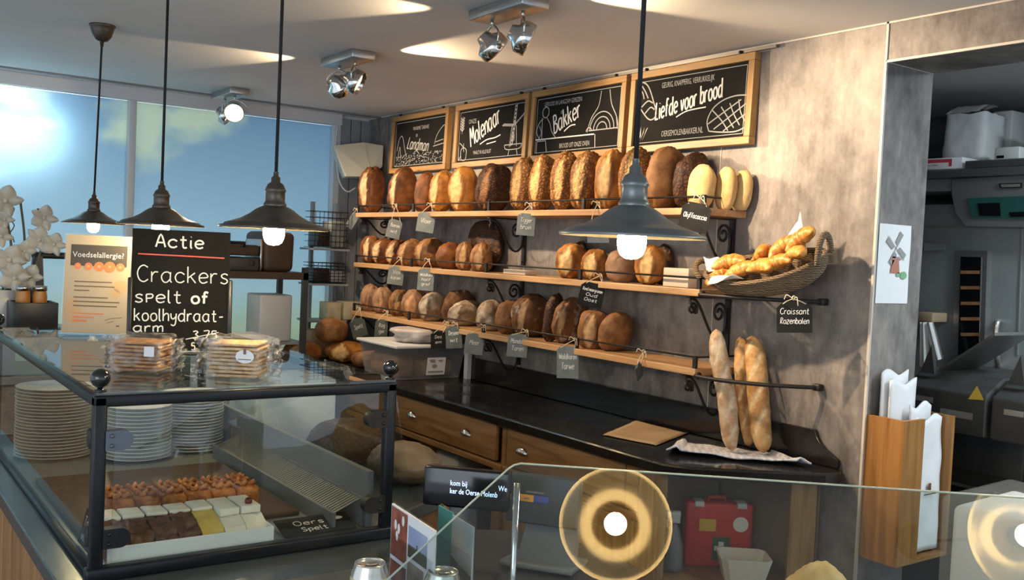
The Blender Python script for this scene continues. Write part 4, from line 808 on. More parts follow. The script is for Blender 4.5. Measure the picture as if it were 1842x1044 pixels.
# ================================================================== CHALKBOARDS
def strokes(b, L, M, w, W, Hh, z=.0015):
    for s_ in L: b.ribbon([(p[0]*W, p[1]*Hh) for p in smooth_pts(s_, 5)], w, z, M)
def arc(cx, cy, rx, ry, a0, a1, n=14): return [(cx+rx*math.cos(math.radians(a0+(a1-a0)*k/n)), cy+ry*math.sin(math.radians(a0+(a1-a0)*k/n))) for k in range(n+1)]
BZ0, BZ1 = 2.055, 2.405
def board(y1, y0, label, fill):
    W = y1-y0; Hh = BZ1-BZ0; fx = 2.852
    t = thing('chalkboard_sign', label, 'chalkboard', (2.87, (y0+y1)/2, BZ0), 'chalkboards above the shelves')
    M = frame((fx, y1, BZ0), (0, -1, 0), (.03, 0, 1)); fw_ = .030
    b = MB(); b.box((0, 0, -.03), (W, fw_, .006), M); obj('frame_bar', b, 'frame', t, bevel=.002)
    b = MB(); b.box((0, Hh-fw_, -.03), (W, Hh, .006), M); obj('frame_bar', b, 'frame', t, bevel=.002)
    b = MB(); b.box((0, fw_, -.03), (fw_, Hh-fw_, .006), M); obj('frame_stile', b, 'framev', t, bevel=.002)
    b = MB(); b.box((W-fw_, fw_, -.03), (W, Hh-fw_, .006), M); obj('frame_stile', b, 'framev', t, bevel=.002)
    b = MB(); b.box((fw_, fw_, -.02), (W-fw_, Hh-fw_, -.006), M); obj('panel', b, 'slate', t)
    IM = M @ Matrix.Translation((fw_, fw_, -.006)); w, h = W-2*fw_, Hh-2*fw_
    dr = MB(); le = MB()
    m_ = .045*h
    for a_, c_ in (((m_, m_), (w-m_, m_)), ((w-m_, m_), (w-m_, h-m_)), ((w-m_, h-m_), (m_, h-m_)), ((m_, h-m_), (m_, m_))): dr.ribbon([a_, c_], .0028, .001, IM)
    fill(dr, le, IM, w, h)
    obj('chalk_drawing', dr, 'chalk2', t); obj('lettering', le, 'chalk', t)
    for yy in (y1-.12*W, y0+.12*W):
        b = MB(); b.box((2.862, yy-.004, BZ1), (2.872, yy+.004, CZ-.012)); b.sphere((2.866, yy, CZ-.016), .007, 8, 6); obj('hook', b, 'iron', t)
    return t
def wheat(dr, M, w, h, x, y, s, a=0):
    for k in range(5):
        for sg in (-1, 1):
            p = (x+k*s*.08*math.sin(a), y+k*s*.18*math.cos(a)); dr.ribbon([(p[0]*w, p[1]*h), ((p[0]+sg*s*.10)*w, (p[1]+s*.2)*h)], .008, .0013, M)
    dr.ribbon([(x*w, (y-.2*s)*h), (x*w, (y+s)*h)], .003, .0012, M)
def fill1(dr, le, M, w, h):
    le2 = dr; dr.text('WARME TARWE', w*.52, h*.76, h*.11, .0012, M, 'CENTER', .8); dr.text('DE', w*.45, h*.62, h*.08, .0012, M, 'CENTER', .8)
    write(dr, 'Landman', w*.26, h*.40, h*.24, .007, M, .0014, .25, width=w*.42, rot=-.12)
    strokes(dr, [[(.06, .36), (.10, .62), (.16, .66), (.22, .40), (.27, .22)], [(.09, .2), (.12, .45), (.15, .2)], [(.40, .27), (.46, .33), (.52, .26)], [(.80, .42), (.84, .6), (.92, .74), (.97, .78)], [(.78, .38), (.97, .42)], [(.82, .46), (.96, .5)]], M, .004, w, h)
    rnd = random.Random(3)
    for k in range(160):
        x, y = rnd.uniform(.04, .96), rnd.uniform(.05, .28); dr.ribbon([(x*w, y*h), ((x+.02)*w, (y+rnd.uniform(-.02, .04))*h)], .0025, .0012, M)
def fill2(dr, le, M, w, h):
    wheat(dr, M, w, h, .06, .6, .28); dr.text('ONZE', w*.22, h*.72, h*.12, .0012, M, 'CENTER', .8)
    write(le, 'Molenaar', w*.22, h*.28, h*.36, .0095, M, .0014, .25, width=w*.46, rot=.40)
    le.ribbon([(q[0]*w, q[1]*h) for q in smooth_pts([(.36, .31), (.46, .38), (.58, .40), (.66, .44)])], .006, .0014, M); le.ribbon([(.46*w, .30*h), (.60*w, .33*h)], .005, .0014, M)
    dr.text('MAALT IN ALLE RUST', w*.40, h*.13, h*.10, .0012, M, 'CENTER', .62)
    # windmill with gallery
    strokes(dr, [[(.80, .20), (.82, .56)], [(.90, .20), (.88, .56)], [(.82, .56), (.85, .62), (.88, .56)], [(.73, .24), (.97, .24)], [(.73, .24), (.76, .16), (.94, .16), (.97, .24)], [(.80, .16), (.79, .05)], [(.90, .16), (.92, .05)], [(.84, .30), (.84, .42)], [(.86, .30), (.86, .42)]], M, .0045, w, h)
    for a_ in (85, 175, 262, 32):
        a_ = math.radians(a_); c_, s_ = math.cos(a_), math.sin(a_)*2.0*w/h*.5
        for q in (-.012, .012): dr.ribbon([((.85+q)*w, (.58+q)*h), ((.85+.16*c_+q)*w, (.58+.36*math.sin(a_)+q)*h)], .005, .0013, M)
        for k in range(1, 6): dr.disc(((.85+.03*k*c_)*w, (.58+.068*k*math.sin(a_))*h), .006, .0013, 6, M)
    strokes(dr, [[(.07, .05), (.06, .22), (.10, .28), (.15, .22), (.14, .05), (.07, .05)], [(.03, .38), (.09, .30), (.11, .20)], [(.02, .3), (.03, .06), (.06, .12)], [(.10, .28), (.10, .36)]], M, .005, w, h)
def fill3(dr, le, M, w, h):
    dr.text('GEROOID IN LANGZAM GEREZEN', w*.33, h*.82, h*.105, .0012, M, 'CENTER', .62); dr.text('DE', w*.33, h*.66, h*.07, .0012, M, 'CENTER', .8)
    write(le, 'Bakker', w*.25, h*.34, h*.30, .0085, M, .0014, .22, width=w*.32, rot=.34)
    le.ribbon([(q[0]*w, q[1]*h) for q in smooth_pts([(.37, .36), (.44, .44), (.50, .45)])], .006, .0014, M); le.ribbon([(.02*w, .27*h), (.72*w, .26*h)], .006, .0014, M)
    dr.text('BROOD UIT ONZE OVEN', w*.50, h*.09, h*.11, .0012, M, 'CENTER', .62)
    # baker with peel
    strokes(dr, [arc(.13, .72, .04, .09, 0, 360), [(.10, .62), (.05, .54), (.03, .40), (.06, .30)], [(.15, .62), (.19, .52), (.22, .38), (.27, .28)], [(.06, .50), (.09, .38), (.06, .28)], [(.04, .24), (.04, .04)], [(.15, .24), (.17, .04)], [(.09, .63), (.10, .28)], [(.04, .24), (.15, .24)]], M, .005, w, h)
    # oven
    strokes(dr, [[(.77, .93), (.75, .70), (.68, .52), (.64, .30)], [(.86, .93), (.89, .70), (.95, .50), (.97, .36)], arc(.80, .32, .13, .28, 0, 180), arc(.80, .32, .09, .20, 0, 180), arc(.80, .32, .055, .12, 0, 180), [(.66, .32), (.97, .32)], [(.73, .26), (.74, .04)], [(.95, .5), (.97, .30)], arc(.66, .31, .03, .06, 0, 180)], M, .005, w, h)
def fill4(dr, le, M, w, h):
    dr.text('GEURIG, KNAPPERIG, VERRUKKELIJK', w*.48, h*.82, h*.115, .0012, M, 'CENTER', .55)
    write(le, 'Liefde voor brood', w*.20, h*.36, h*.25, .0080, M, .0014, .25, width=w*.60, rot=.17)
    le.ribbon([(q[0]*w, q[1]*h) for q in smooth_pts([(.40, .37), (.50, .44), (.66, .46)])], .005, .0014, M)
    dr.text('OERSEMOLENBAKKER.NL', w*.46, h*.11, h*.12, .0012, M, 'CENTER', .6)
    strokes(dr, [[(.01, .93), (.06, .95), (.12, .86), (.18, .62), (.21, .46), (.18, .38), (.13, .40), (.06, .54), (.01, .66)], [(.02, .86), (.06, .80), (.08, .70)], [(.05, .90), (.09, .80), (.12, .70)], [(.06, .58), (.12, .66), (.17, .62)], [(.10, .48), (.15, .56), (.19, .52)]], M, .006, w, h)
    strokes(dr, [[(.70, .12), (.68, .26), (.72, .42), (.80, .52), (.90, .56), (.99, .55)], [(.70, .12), (.80, .09), (.92, .08), (.99, .12)]] + [[(.72+.07*k, .40+.035*k), (.80+.05*k, .25+.03*k), (.86+.045*k, .10+.03*k)] for k in range(4)] + [[(.69, .22), (.80, .34), (.95, .50)], [(.74, .14), (.86, .28), (.99, .44)], [(.82, .10), (.92, .22), (.99, .30)]], M, .005, w, h)
    for k in range(4): dr.poly([(w*(.03+.02*k), h*.08, .0013), (w*(.05+.025*k), h*(.10+.05*k), .0013), (w*(.035+.035*k), h*(.30-.01*k), .0013)], M)
board(5.36, 4.695, 'small dim chalkboard with a field drawing, leftmost above the shelves', fill1)
board(4.62, 3.93, 'chalkboard lettered Molenaar with a drawn windmill', fill2)
board(3.905, 3.205, 'chalkboard lettered Bakker with a drawn baker and oven', fill3)
board(3.175, 2.485, 'chalkboard lettered Liefde voor brood, rightmost and largest looking', fill4)
t = thing('picture_rail', 'thin metal picture rail along the ceiling edge above the chalkboards', 'rail', (2.87, 3.9, CZ-.02)); b = MB(); b.bar((2.874, 2.40, CZ-.014), (2.874, 5.42, CZ-.014), .008, .012); obj('rail_bar', b, 'nickel', t)

# ================================================================== LAMPS
def pendant(p, cz_top, label, m, glow=True, power=1.0):
    p = V(p); t = thing('pendant_lamp', label, 'pendant lamp', (p.x, p.y, p.z), 'bell-shaped pendant lamps')
    T = Matrix.Translation(p)
    outp = [(.125, -.002), (.1265, .001), (.124, .004), (.115, .006), (.112, .010), (.098, .014), (.078, .021), (.058, .032), (.044, .043), (.034, .049), (.026, .052)]
    inn = [(.0245, .050), (.033, .046), (.043, .040), (.057, .029), (.077, .018), (.097, .011), (.111, .007), (.122, .001), (.125, -.002)]
    b = MB(); b.lathe(outp, 40, T, False); obj('shade', b, m, t)
    b = MB(); b.lathe(inn, 40, T, False); obj('shade_lining', b, 'lampin', t)
    b = MB(); b.lathe([(.0255, .050), (.027, .056), (.024, .060), (.0225, .064), (.0225, .085), (.025, .088), (.0225, .093), (.018, .103), (.0105, .108), (.0105, .118), (.006, .122), (.006, .132)], 24, T, False); obj('socket_neck', b, m, t)
    b = MB(); b.lathe([(.0, .006), (.016, .008), (.018, .02), (.018, .05), (0, .05)], 20, T); obj('lampholder', b, 'brass', t)
    b = MB(); b.lathe([(0, -.040), (.011, -.0385), (.019, -.033), (.0238, -.022), (.025, -.010), (.024, .006), (.014, .018), (0, .022)], 24, T); obj('bulb', b, 'bulb', t)
    top = V((cz_top[0], cz_top[1], CZ))
    b = MB(); b.tube([p+V((0, 0, .13)), top-V((0, 0, .07))], .0042, 8); obj('hanging_cord', b, 'cord', t)
    b = MB(); b.lathe([(.0, -.085), (.006, -.085), (.008, -.066), (.022, -.062), (.036, -.045), (.043, -.02), (.046, -.010), (.050, -.006), (.050, 0)], 28, Matrix.Translation(top)); obj('ceiling_canopy', b, 'aged', t)
    light('lamp_glow', 'POINT', tuple(p+V((0, 0, -.050))), power, (1.0, .74, .40), size=.012, parent=t)
    return t
L1 = dep(.25*FPX/106, 168, 402); L2 = dep(.25*FPX/149, 289, 405); L3 = dep(.25*FPX/192, 493, 411); L4 = dep(.25*FPX/262, 1137, 425)
pendant(L1, (.885, 4.13), 'farthest dark bronze pendant lamp, over the allergy sign', 'aged')
pendant(L2, (L2.x, L2.y), 'dark bronze pendant lamp, second from the left, above the Actie board', 'aged')
pendant(L3, (L3.x, L3.y), 'dark bronze pendant lamp right of the Actie board', 'aged')
pendant(L4, (L4.x, L4.y), 'nearest grey pendant lamp in front of the bread shelves', 'aged_lit')
_d = ray(1853, 962); _q = CAM+_d*((dep(1.65, 1110, 947)-CAM).dot(V((-.39633, -.436, .80798)))/_d.dot(V((-.39633, -.436, .80798)))); _n = V((-.39633, -.436, .80798)).normalized(); _d = _d-2*_d.dot(_n)*_n; L5 = _q+_d*((1.64-_q.z)/_d.z)
pendant(L5, (L5.x, L5.y), 'grey pendant lamp over the right part of the sloped glass', 'aged_lit')

def spotlight(p, heads, label):
    p = V(p); t = thing('ceiling_spotlight', label, 'spotlight', tuple(p), 'twin ceiling spotlights')
    b = MB(); b.rbox((p.x-.055, p.y-.16, CZ-.036), (p.x+.055, p.y+.16, CZ), .004); obj('ceiling_plate', b, 'steel', t)
    for dy, tgt, pw, ang in heads:
        a = V((p.x, p.y+dy, CZ-.036)); c = a+V((0, 0, -.085)); d = (V(tgt)-c).normalized()
        Mh = d.to_track_quat('Z', 'Y').to_matrix().to_4x4(); Mh.translation = c
        b = MB(); b.lathe([(.0, -.045), (.022, -.045), (.030, -.025), (.050, -.012), (.055, -.006), (.055, .026), (.053, .03), (.050, .026), (.048, .0), (.0, -.004)], 28, Mh); h = obj('lamp_head', b, 'chrome', t)
        b = MB(); b.lathe([(.0, .004), (.03, .006), (.046, .012)], 20, Mh, False); obj('lens', b, 'lens', h)
        sd = d.cross(V((0, 0, 1))).normalized()
        b = MB(); b.tube([a, a+V((0, 0, -.02))], .006, 8); b.tube(smooth_pts([tuple(c+sd*.06), tuple(c+sd*.062+V((0, 0, .035))), tuple(a+V((0, 0, -.02))), tuple(c-sd*.062+V((0, 0, .035))), tuple(c-sd*.06)], 6), .004, 6); obj('yoke', b, 'nickel', t)
        light('spot_beam', 'SPOT', tuple(c+d*.045), pw, (1.0, .735, .47), d, .02, ang, .8, t)
    return t
WARM = (1.0, .70, .38)
spotlight((1.85, 3.91, CZ), ((.08, (2.78, 4.45, 1.72), 58, 84), (-.08, (2.80, 3.05, 1.70), 84, 84)), 'twin chrome ceiling spotlight in the middle, above the left shelves')
spotlight((1.85, 2.69, CZ), ((.09, (2.85, 2.55, 1.5), 26, 70), (-.09, (2.89, 2.0, 1.80), 100, 78)), 'twin chrome ceiling spotlight nearest the camera, at the top edge')
spotlight((1.83, 5.36, CZ), ((.08, (2.75, 4.9, 1.7), 66, 84), (-.08, (1.0, 3.4, 1.2), 12, 60)), 'twin ceiling spotlight seen against the blue window')
# stray light leaving the open backs of the lamp heads along the ceiling
for q, d, e, an in (((1.92, 3.72, 2.35), (.62, -.78, .10), 26, 66), ((1.92, 2.50, 2.35), (.70, -.70, .10), 26, 66), ((1.78, 4.08, 2.35), (-.75, .62, .10), 12, 60), ((1.78, 2.86, 2.35), (-.80, .55, .10), 12, 56)):
    light('spot_stray_light', 'SPOT', q, e, (1.0, .72, .42), d, .012, an, .35)
# ================================================================== LEFT COUNTER + GLASS CASE
LZ = .90
t = thing('display_counter', 'long customer counter with dark grey top and wooden front under the glass case', 'counter', (.95, 3.2, 0))
b = MB(); b.prism([(.385, 1.86), (1.145, 1.86), (1.145, 2.14), (1.62, 2.42), (1.62, 4.75), (.385, 4.75)], .862, .90); obj('counter_top', b, mat('dark_blue_grey_counter_top', (.050, .058, .060), (.075, .085, .088), .22, scale=5, world=True), t, bevel=.004)
b = MB(); b.prism([(.42, 1.92), (1.13, 1.92), (1.13, 2.16), (1.58, 2.44), (1.58, 4.70), (.42, 4.70)], 0, .862); obj('counter_body', b, 'dwood', t)
b = MB()
for k in range(20): b.rbox((.405, 1.95+k*.137, .02), (.42, 1.95+k*.137+.131, .858), .003)
obj('plank_cladding', b, 'orange', t)
X0, X1, Y0, Y1, ZT, ZB = .452, 1.108, 2.035, 3.44, 1.275, .90
t = thing('glass_display_case', 'black-framed glass display case with ball knobs on the counter', 'display case', ((X0+X1)/2, (Y0+Y1)/2, ZB))
fr = .026
b = MB()
for (x, y) in ((X0, Y0), (X1, Y0), (X0, Y1), (X1, Y1)): b.rbox((x-fr/2, y-fr/2, ZB), (x+fr/2, y+fr/2, ZT), .004)
b.rbox((X0-fr/2, Y0-fr/2, ZT-.022), (X1+fr/2, Y0+fr/2, ZT+.002), .004); b.rbox((X0-fr/2, Y1-fr/2, ZT-.022), (X1+fr/2, Y1+fr/2, ZT+.002), .004)
for x in (X0, X1): b.rbox((x-fr/2, Y0, ZT-.022), (x+fr/2, Y1, ZT+.002), .004)
obj('metal_frame', b, 'caseframe', t)
b = MB(); b.rbox((X0-.02, Y0-.02, ZB), (X1+.03, Y0+.01, ZB+.028), .004); b.rbox((X0-.012, Y0, ZB), (X0+.008, Y1, ZB+.012), .003); b.rbox((X0, Y1-.01, ZB), (X1, Y1+.01, ZB+.04), .003); obj('base_rail', b, 'caseframe', t)
b = MB(); b.box((X0+.008, Y0+.01, ZB), (X1+.03, Y1-.01, ZB+.012)); obj('floor_plate', b, mat('grey_case_floor', (.16, .17, .17), rough=.35), t)
b = MB(); b.box((X0-.004, Y0+.014, ZB+.012), (X0+.001, Y1-.014, ZT-.022)); obj('glass_side', b, 'glass', t)
b = MB(); b.box((X0+.03, Y0-.003, ZB+.028), (X1-.03, Y0+.002, ZT-.024)); obj('glass_front', b, 'glass', t)
b = MB(); b.box((X0-.01, Y0-.01, ZT+.002), (X1+.01, Y1+.01, ZT+.009)); obj('glass_top', b, 'glass', t)
b = MB(); b.add([(X1+.012, Y0, ZT-.02), (X1+.016, Y0, ZT-.02), (X1+.075, Y0, ZB+.07), (X1+.07, Y0, ZB+.07), (X1+.012, Y1, ZT-.02), (X1+.016, Y1, ZT-.02), (X1+.075, Y1, ZB+.07), (X1+.07, Y1, ZB+.07)], [(0, 1, 2, 3), (7, 6, 5, 4), (0, 4, 5, 1), (1, 5, 6, 2), (2, 6, 7, 3), (3, 7, 4, 0)]); obj('glass_door', b, 'glass', t)
for (x, y) in ((X0, Y0), (X1, Y0), (X0, Y1), (X1, Y1)):
    T = Matrix.Translation((x, y, ZT+.008)); b = MB(); b.lathe([(.012, 0), (.013, .004), (.006, .006), (.006, .009)], 16, T); b.sphere((0, 0, .028), .0195, 20, 14, T); obj('ball_knob', b, 'blackg', t)
def clamp(x, z, sg, m):
    b = MB(); M = frame((x, Y0-.004, z), (sg, 0, 0), (0, 0, 1)); o_ = [(-.004, -.02), (.03, -.02)]+[(.03+.02*math.sin(math.radians(a_)), -.02*math.cos(math.radians(a_))) for a_ in range(15, 180, 15)]+[(.03, .02), (-.004, .02)]
    zz = (-.012, .012)
    b.prism(o_, zz[0], zz[1], M); b.sphere((.008, .01, zz[1] if sg > 0 else zz[0]), .005, 8, 6, M); b.sphere((.008, -.01, zz[1] if sg > 0 else zz[0]), .005, 8, 6, M); obj('glass_clamp', b, m, t)
clamp(X0+.014, 1.185, 1, 'clampg'); clamp(X0+.014, .985, 1, 'caseframe'); clamp(X1-.014, 1.19, -1, 'iron'); clamp(X1-.014, .985, -1, 'iron')
for zc_ in (1.165, .965):
    b = MB(); b.rbox((X0-.016, Y0+.012, zc_), (X0+.006, Y0+.035, zc_+.04), .004); obj('glass_clamp', b, 'iron', t)
# ventilation grille along the right side inside
b = MB(); b.box((1.0, Y0+.06, ZB+.0125), (1.008, Y1-.46, ZB+.055)); b.box((1.075, Y0+.06, ZB+.0125), (1.083, Y1-.46, ZB+.085))
n = 64
for k in range(n):
    y = Y0+.07+k*(Y1-.54-Y0)/n; b.add([(1.006, y, ZB+.052), (1.078, y, ZB+.082), (1.078, y+.009, ZB+.082), (1.006, y+.009, ZB+.052)], [(0, 1, 2, 3)])
obj('vent_grille', b, 'ovend', t)
b = MB(); b.box((1.084, Y0+.05, ZB+.0125), (1.10, Y1-.2, ZB+.15)); obj('side_channel', b, 'ovend', t)
# plates
def plates(cx, cy, z0, r, n, dz, where):
    prof = [(0, 0), (r*.62, 0), (r*.64, .002), (r*.97, .0085), (r, .0095), (r*.995, .0110), (r*.95, .0105), (r*.62, .0045), (0, .004)]
    b = MB(); b.lathe(prof, 36, Matrix.Translation((cx, cy, z0)), False)
    o = obj('plate', b, 'porcelain', loc=(cx, cy, z0)); tag(o, 'white plate, lowest of the %s' % where, 'plate', 'plates in the '+where)
    for k in range(1, n):
        d = o.copy(); COL.objects.link(d); j = n-1-k; d.location = V(o.location)+V((random.uniform(-.0012, .0012), random.uniform(-.0012, .0012), dz*k))
        d['label'] = ('white plate, topmost of the %s' % where) if j == 0 else 'white plate, %s from the top of the %s' % (ORD[j], where)
plates(.582, 3.20, ZB+.0125, .112, 22, .0098, 'wide stack behind the left glass')
plates(.795, 3.07, ZB+.0125, .100, 15, .0112, 'middle stack of the glass case')
plates(.982, 3.13, ZB+.0125, .098, 19, .0098, 'tall narrow stack at the right')
# wooden board, cake board and cakes
b = MB(); b.rbox((.475, 2.255, ZB+.0125), (.985, 2.86, ZB+.026), .004); tag(obj('wooden_board', b, mat('very_dark_board', (.045, .020, .009), (.075, .034, .015), .45, scale=9, stretch=(1, 8, 8))), 'dark wooden board under the cakes inside the glass case', 'board')
zb = ZB+.0265
zt_ = ZB+.0125
b = MB(); b.box((.478, 2.05, zt_), (.835, 2.235, zt_+.006)); b.box((.478, 2.05, zt_+.006), (.835, 2.053, zt_+.045)); b.box((.832, 2.053, zt_+.006), (.835, 2.235, zt_+.045)); tag(obj('cake_board', b, 'trayw', bevel=.001), 'white folded card tray under the layered cream cakes', 'cake tray')
def cake_piece(x0, x1, y0, y1, z0, kind, label, seed):
    rnd = random.Random(seed)
    def lump(lo, hi, amp, nx=10, ny=8, nz=5):
        b_ = MB(); c = (V(lo)+V(hi))/2; h = (V(hi)-V(lo))/2; nu, nv = 26, 16; vs = []
        for j in range(nv+1):
            e = math.pi*(j/nv-.5)
            for i in range(nu):
                a = 2*math.pi*i/nu; d = V((math.cos(a)*math.cos(e), math.sin(a)*math.cos(e), math.sin(e))); n_ = (abs(d.x)**14+abs(d.y)**14+abs(d.z)**9)**(-1/13); q = d*n_
                k = 1+amp*noise.noise(q*2.5+V((seed, 0, 0))) if q.z > -.6 else 1
                vs.append(V((c.x+q.x*h.x, c.y+q.y*h.y, c.z+q.z*h.z*k)))
        b_.add(vs, [(j*nu+i, j*nu+(i+1) % nu, (j+1)*nu+(i+1) % nu, (j+1)*nu+i) for j in range(nv) for i in range(nu)], True); return b_
    if kind == 'pastry':
        t = thing('apple_pastry', label, 'pastry', ((x0+x1)/2, (y0+y1)/2, z0), 'orange-brown pastries in the case')
        obj('base', lump((x0-.0004, y0, z0), (x1, y1, z0+.064), .07), 'pastry', t)
        b = MB()
        for k in range(3): b.tube([(x0+.006+(x1-x0-.012)*i/8, y0+(y1-y0)*(.2+.3*k)+.006*math.sin(i*1.7+k), z0+.067+.005*math.sin(i*2.1+k)) for i in range(9)], .0055, 6)
        obj('lattice', b, 'pastry', t)
    else:
        t = thing('cream_cake', label, 'cake', ((x0+x1)/2, (y0+y1)/2, z0), 'layered cake slices on the white tray')
        P = [(0, 0), (.0, .022), (.012, .036), (.045, .050), (.085, .060), (.100, .064), (y1-y0, .064), (y1-y0, 0)]
        def prof(u):
            f = u*(len(P)-1); i = min(int(f), len(P)-2); q = f-i; return (P[i][0]*(1-q)+P[i+1][0]*q, P[i][1]*(1-q)+P[i+1][1]*q)
        amp = .010 if kind == 'choc' else .003
        b = MB(); nu, nv = 42, 10
        def fn(u, v):
            a, c = prof(u); nz = noise.noise(V((u*14, (x0+(x1-x0)*v)*60, seed)))*amp+noise.noise(V((u*30, (x0+(x1-x0)*v)*140, seed)))*amp*.5
            if c < .004 or u > .78: nz = 0
            return (x0+(x1-x0)*v, y0+a-nz*.6, z0+c+nz*.8)
        b.grid(fn, nu, nv)
        for v in (0, 1): b.add([fn(k/nu, v) for k in range(nu+1)], [tuple(range(nu+1))])
        obj('sponge', b, {'choc': 'choc', 'yellow': 'yellow', 'cream': 'creamc'}[kind], t)
        ys = y0+(.088 if kind != 'cream' else .05)
        b = MB(); b.rbox((x0+.001, ys, z0+(.061 if kind != 'cream' else .053)), (x1-.001, y1-.001, z0+.071), .004, 2)
        for i in range(len(b.v)): b.v[i] += V((0, .003*noise.noise(b.v[i]*80), .003*noise.noise(b.v[i]*70)))
        obj('cream_top', b, 'creamc', t)
        if kind == 'cream' and seed == 26:
            b = MB(); b.sphere(((x0+x1)/2, ys+.02, z0+.077), .009, 10, 7); obj('fruit', b, 'berry', t)
for k in range(6):
    x0 = .535+k*.060; cake_piece(x0, x0+.0585, 2.29, 2.42, zb, 'pastry', 'orange-brown glazed pastry, %s from the left in the back row' % ORD[k], k+1)
for k, kd in enumerate(('choc', 'choc', 'choc', 'choc', 'yellow', 'cream', 'cream')):
    x0 = .483+k*.0500; cake_piece(x0, x0+.0488, 2.072, 2.225, zt_+.0065, kd, {'choc': 'chocolate cake slice with white cream back, %s from the left', 'yellow': 'yellow custard cake slice, %s from the left', 'cream': 'white cream cake slice, %s from the left beside the tray edge'}[kd] % ORD[k], k+20)
M = frame((.895, 2.08, ZB+.017), (1, .02, 0), (-.05, 1, .30)); 
b = MB(); b.box((-.02, 0, -.003), (.165, .075, 0), M); t = thing('chalk_label', 'small black chalk label lying flat, right of the cakes in the case', 'label', (.97, 2.13, ZB+.0125)); obj('plate', b, 'slate_black', t)
b = MB(); write(b, 'Oers', .02, .040, .018, .002, M, width=.075); write(b, 'Spelt', .03, .014, .016, .002, M, width=.065); b.disc((.135, .052), .014, .001, 14, M, .007); obj('lettering', b, 'chalk', t)
M = frame((X0+.012, 2.26, ZB+.017), (0, -1, 0), (.25, 0, 1)); b = MB(); b.box((0, 0, -.003), (.12, .075, 0), M); t = thing('chalk_label', 'black chalk label leaning behind the left glass of the case', 'label', (X0+.012, 2.2, ZB+.0125)); obj('plate', b, 'slate_black', t)
b = MB(); write(b, 'Tarwe', .015, .04, .02, .002, M, width=.08); write(b, 'vlaai', .02, .012, .018, .002, M, width=.07); obj('lettering', b, 'chalk', t)
# things on top of the case
ZG = ZT+.009
def cracker_pack(c, ux, W, D, n, dz, m, label, sticker):
    ux = V(ux).normalized(); M = frame(c, tuple(ux), (0, 0, 1))
    t = thing('cracker_pack', label, 'cracker pack', c, 'wrapped cracker packs on the case')
    for k in range(n):
        b = MB(); w_ = W*(.93+.05*math.sin(k*2.1)); 
        def fn(u, v, k=k, w_=w_): return None
        b.rbox((-w_/2, .004+k*dz, -D/2), (w_/2, .004+k*dz+dz*.74, D/2), .003, 2, M)
        for i in range(len(b.v)): b.v[i] += V((0, 0, .0018*noise.noise(b.v[i]*60+V((k, 0, 0)))))
        b.sc[0] = 0.0
        obj('cracker', b, CR.get(m) or m, t)
    Hh = n*dz+.012
    b = MB()
    def wrap(u, v):
        x = -W*.62+W*1.24*u; a = 2*math.pi*v; e = abs(2*u-1); pin = 1 if e < .78 else max(.25, 1-(e-.78)*3)
        r = 1+.05*noise.noise(V((u*9, math.cos(a)*3, math.sin(a)*3)))
        yy = Hh/2+(Hh/2+.004)*max(-1, min(1, math.sin(a)*1.35))*r*(1.0 if e < .78 else 1.1-.2*e); zz = (D/2+.006)*max(-1, min(1, math.cos(a)*1.35))*r*pin
        return (x, max(.001, yy), zz)
    b.grid(wrap, 40, 24, M); obj('film_wrapper', b, 'film', t)
    for sg in (-1, 1):
        b = MB()
        def fl(u, v, sg=sg):
            x = sg*(W*.56+W*.26*u); s = .35+.65*u; y_ = .003+(Hh*.92)*v; return (x+.008*noise.noise(V((u*5, v*9, sg))), y_, .030*noise.noise(V((u*4+5, v*7, sg*3)))*s*2)
        b.grid(fl, 16, 22, M); obj('film_end', b, 'filmend', t)
    b = MB()
    if sticker == 'square': b.rect(W*.22, Hh*.5, W*.42, Hh*.78, D/2+.016, M); obj('sticker', b, 'paper', t)
    else:
        b.disc((W*.26, Hh*.60), W*.17, D/2+.016, 22, M, W*.125); obj('sticker', b, 'paper', t)
        b = MB(); b.rect(W*.235, Hh*.66, W*.285, Hh*.80, D/2+.017, M); b.rect(W*.14, Hh*.52, W*.38, Hh*.54, D/2+.017, M); obj('sticker_print', b, 'dwood', t)
uxv = V((RT.x, RT.y, 0)).normalized()
P1 = onz(ZG, 268, 672); cracker_pack((P1.x, P1.y+.05, ZG), tuple(uxv), .115, .10, 8, .0088, 'cracker', 'wrapped stack of brown crackers, left pack before the Actie board', 'square')
P2 = onz(ZG, 442, 683); cracker_pack((P2.x, P2.y+.05, ZG), tuple(uxv), .122, .10, 9, .0088, 'crackerp', 'wrapped stack of pale crackers with oval sticker, right pack', 'oval')
# allergy sign in an acrylic stand
A0, A1 = onz(ZG, 110, 604), onz(ZG, 219, 608)
ua = (A1-A0); ua.z = 0; ua = V((.80, -.42, 0)).normalized()
AM = frame((A0.x, A0.y, ZG+.0105), tuple(ua), (.02, .08, 1)); AW, AH = .193, .300
t = thing('allergy_sign', 'cream food allergy notice in a clear stand on the glass case', 'sign', tuple(AM.translation))
b = MB(); b.box((0, 0, -.001), (AW, AH, .0), AM); obj('notice_sheet', b, 'paperc', t)
b = MB(); b.box((-.004, -.003, -.004), (AW+.004, AH+.004, -.0025), AM); b.box((-.004, -.004, -.05), (AW+.004, -.001, .04), AM); obj('acrylic_stand', b, 'acryl', t)
b = MB(); b.rect(.016, AH-.095, AW-.012, AH-.030, .0004, AM); obj('title_band', b, 'greyprint', t)
b = MB(); b.text('Voedselallergie?', AW*.5, AH-.068, .0235, .0007, AM, 'CENTER'); obj('title_lettering', b, 'white', t)
b = MB()
for k, r_ in enumerate((.010, .0115, .015, .017, .013)): b.disc((.038+k*.031, AH-.096), r_, .0008, 18, AM)
obj('allergen_circles', b, 'orsign', t)
b = MB()
for k in range(5): b.rect(.034+k*.031, AH-.099, .042+k*.031, AH-.092, .0010, AM)
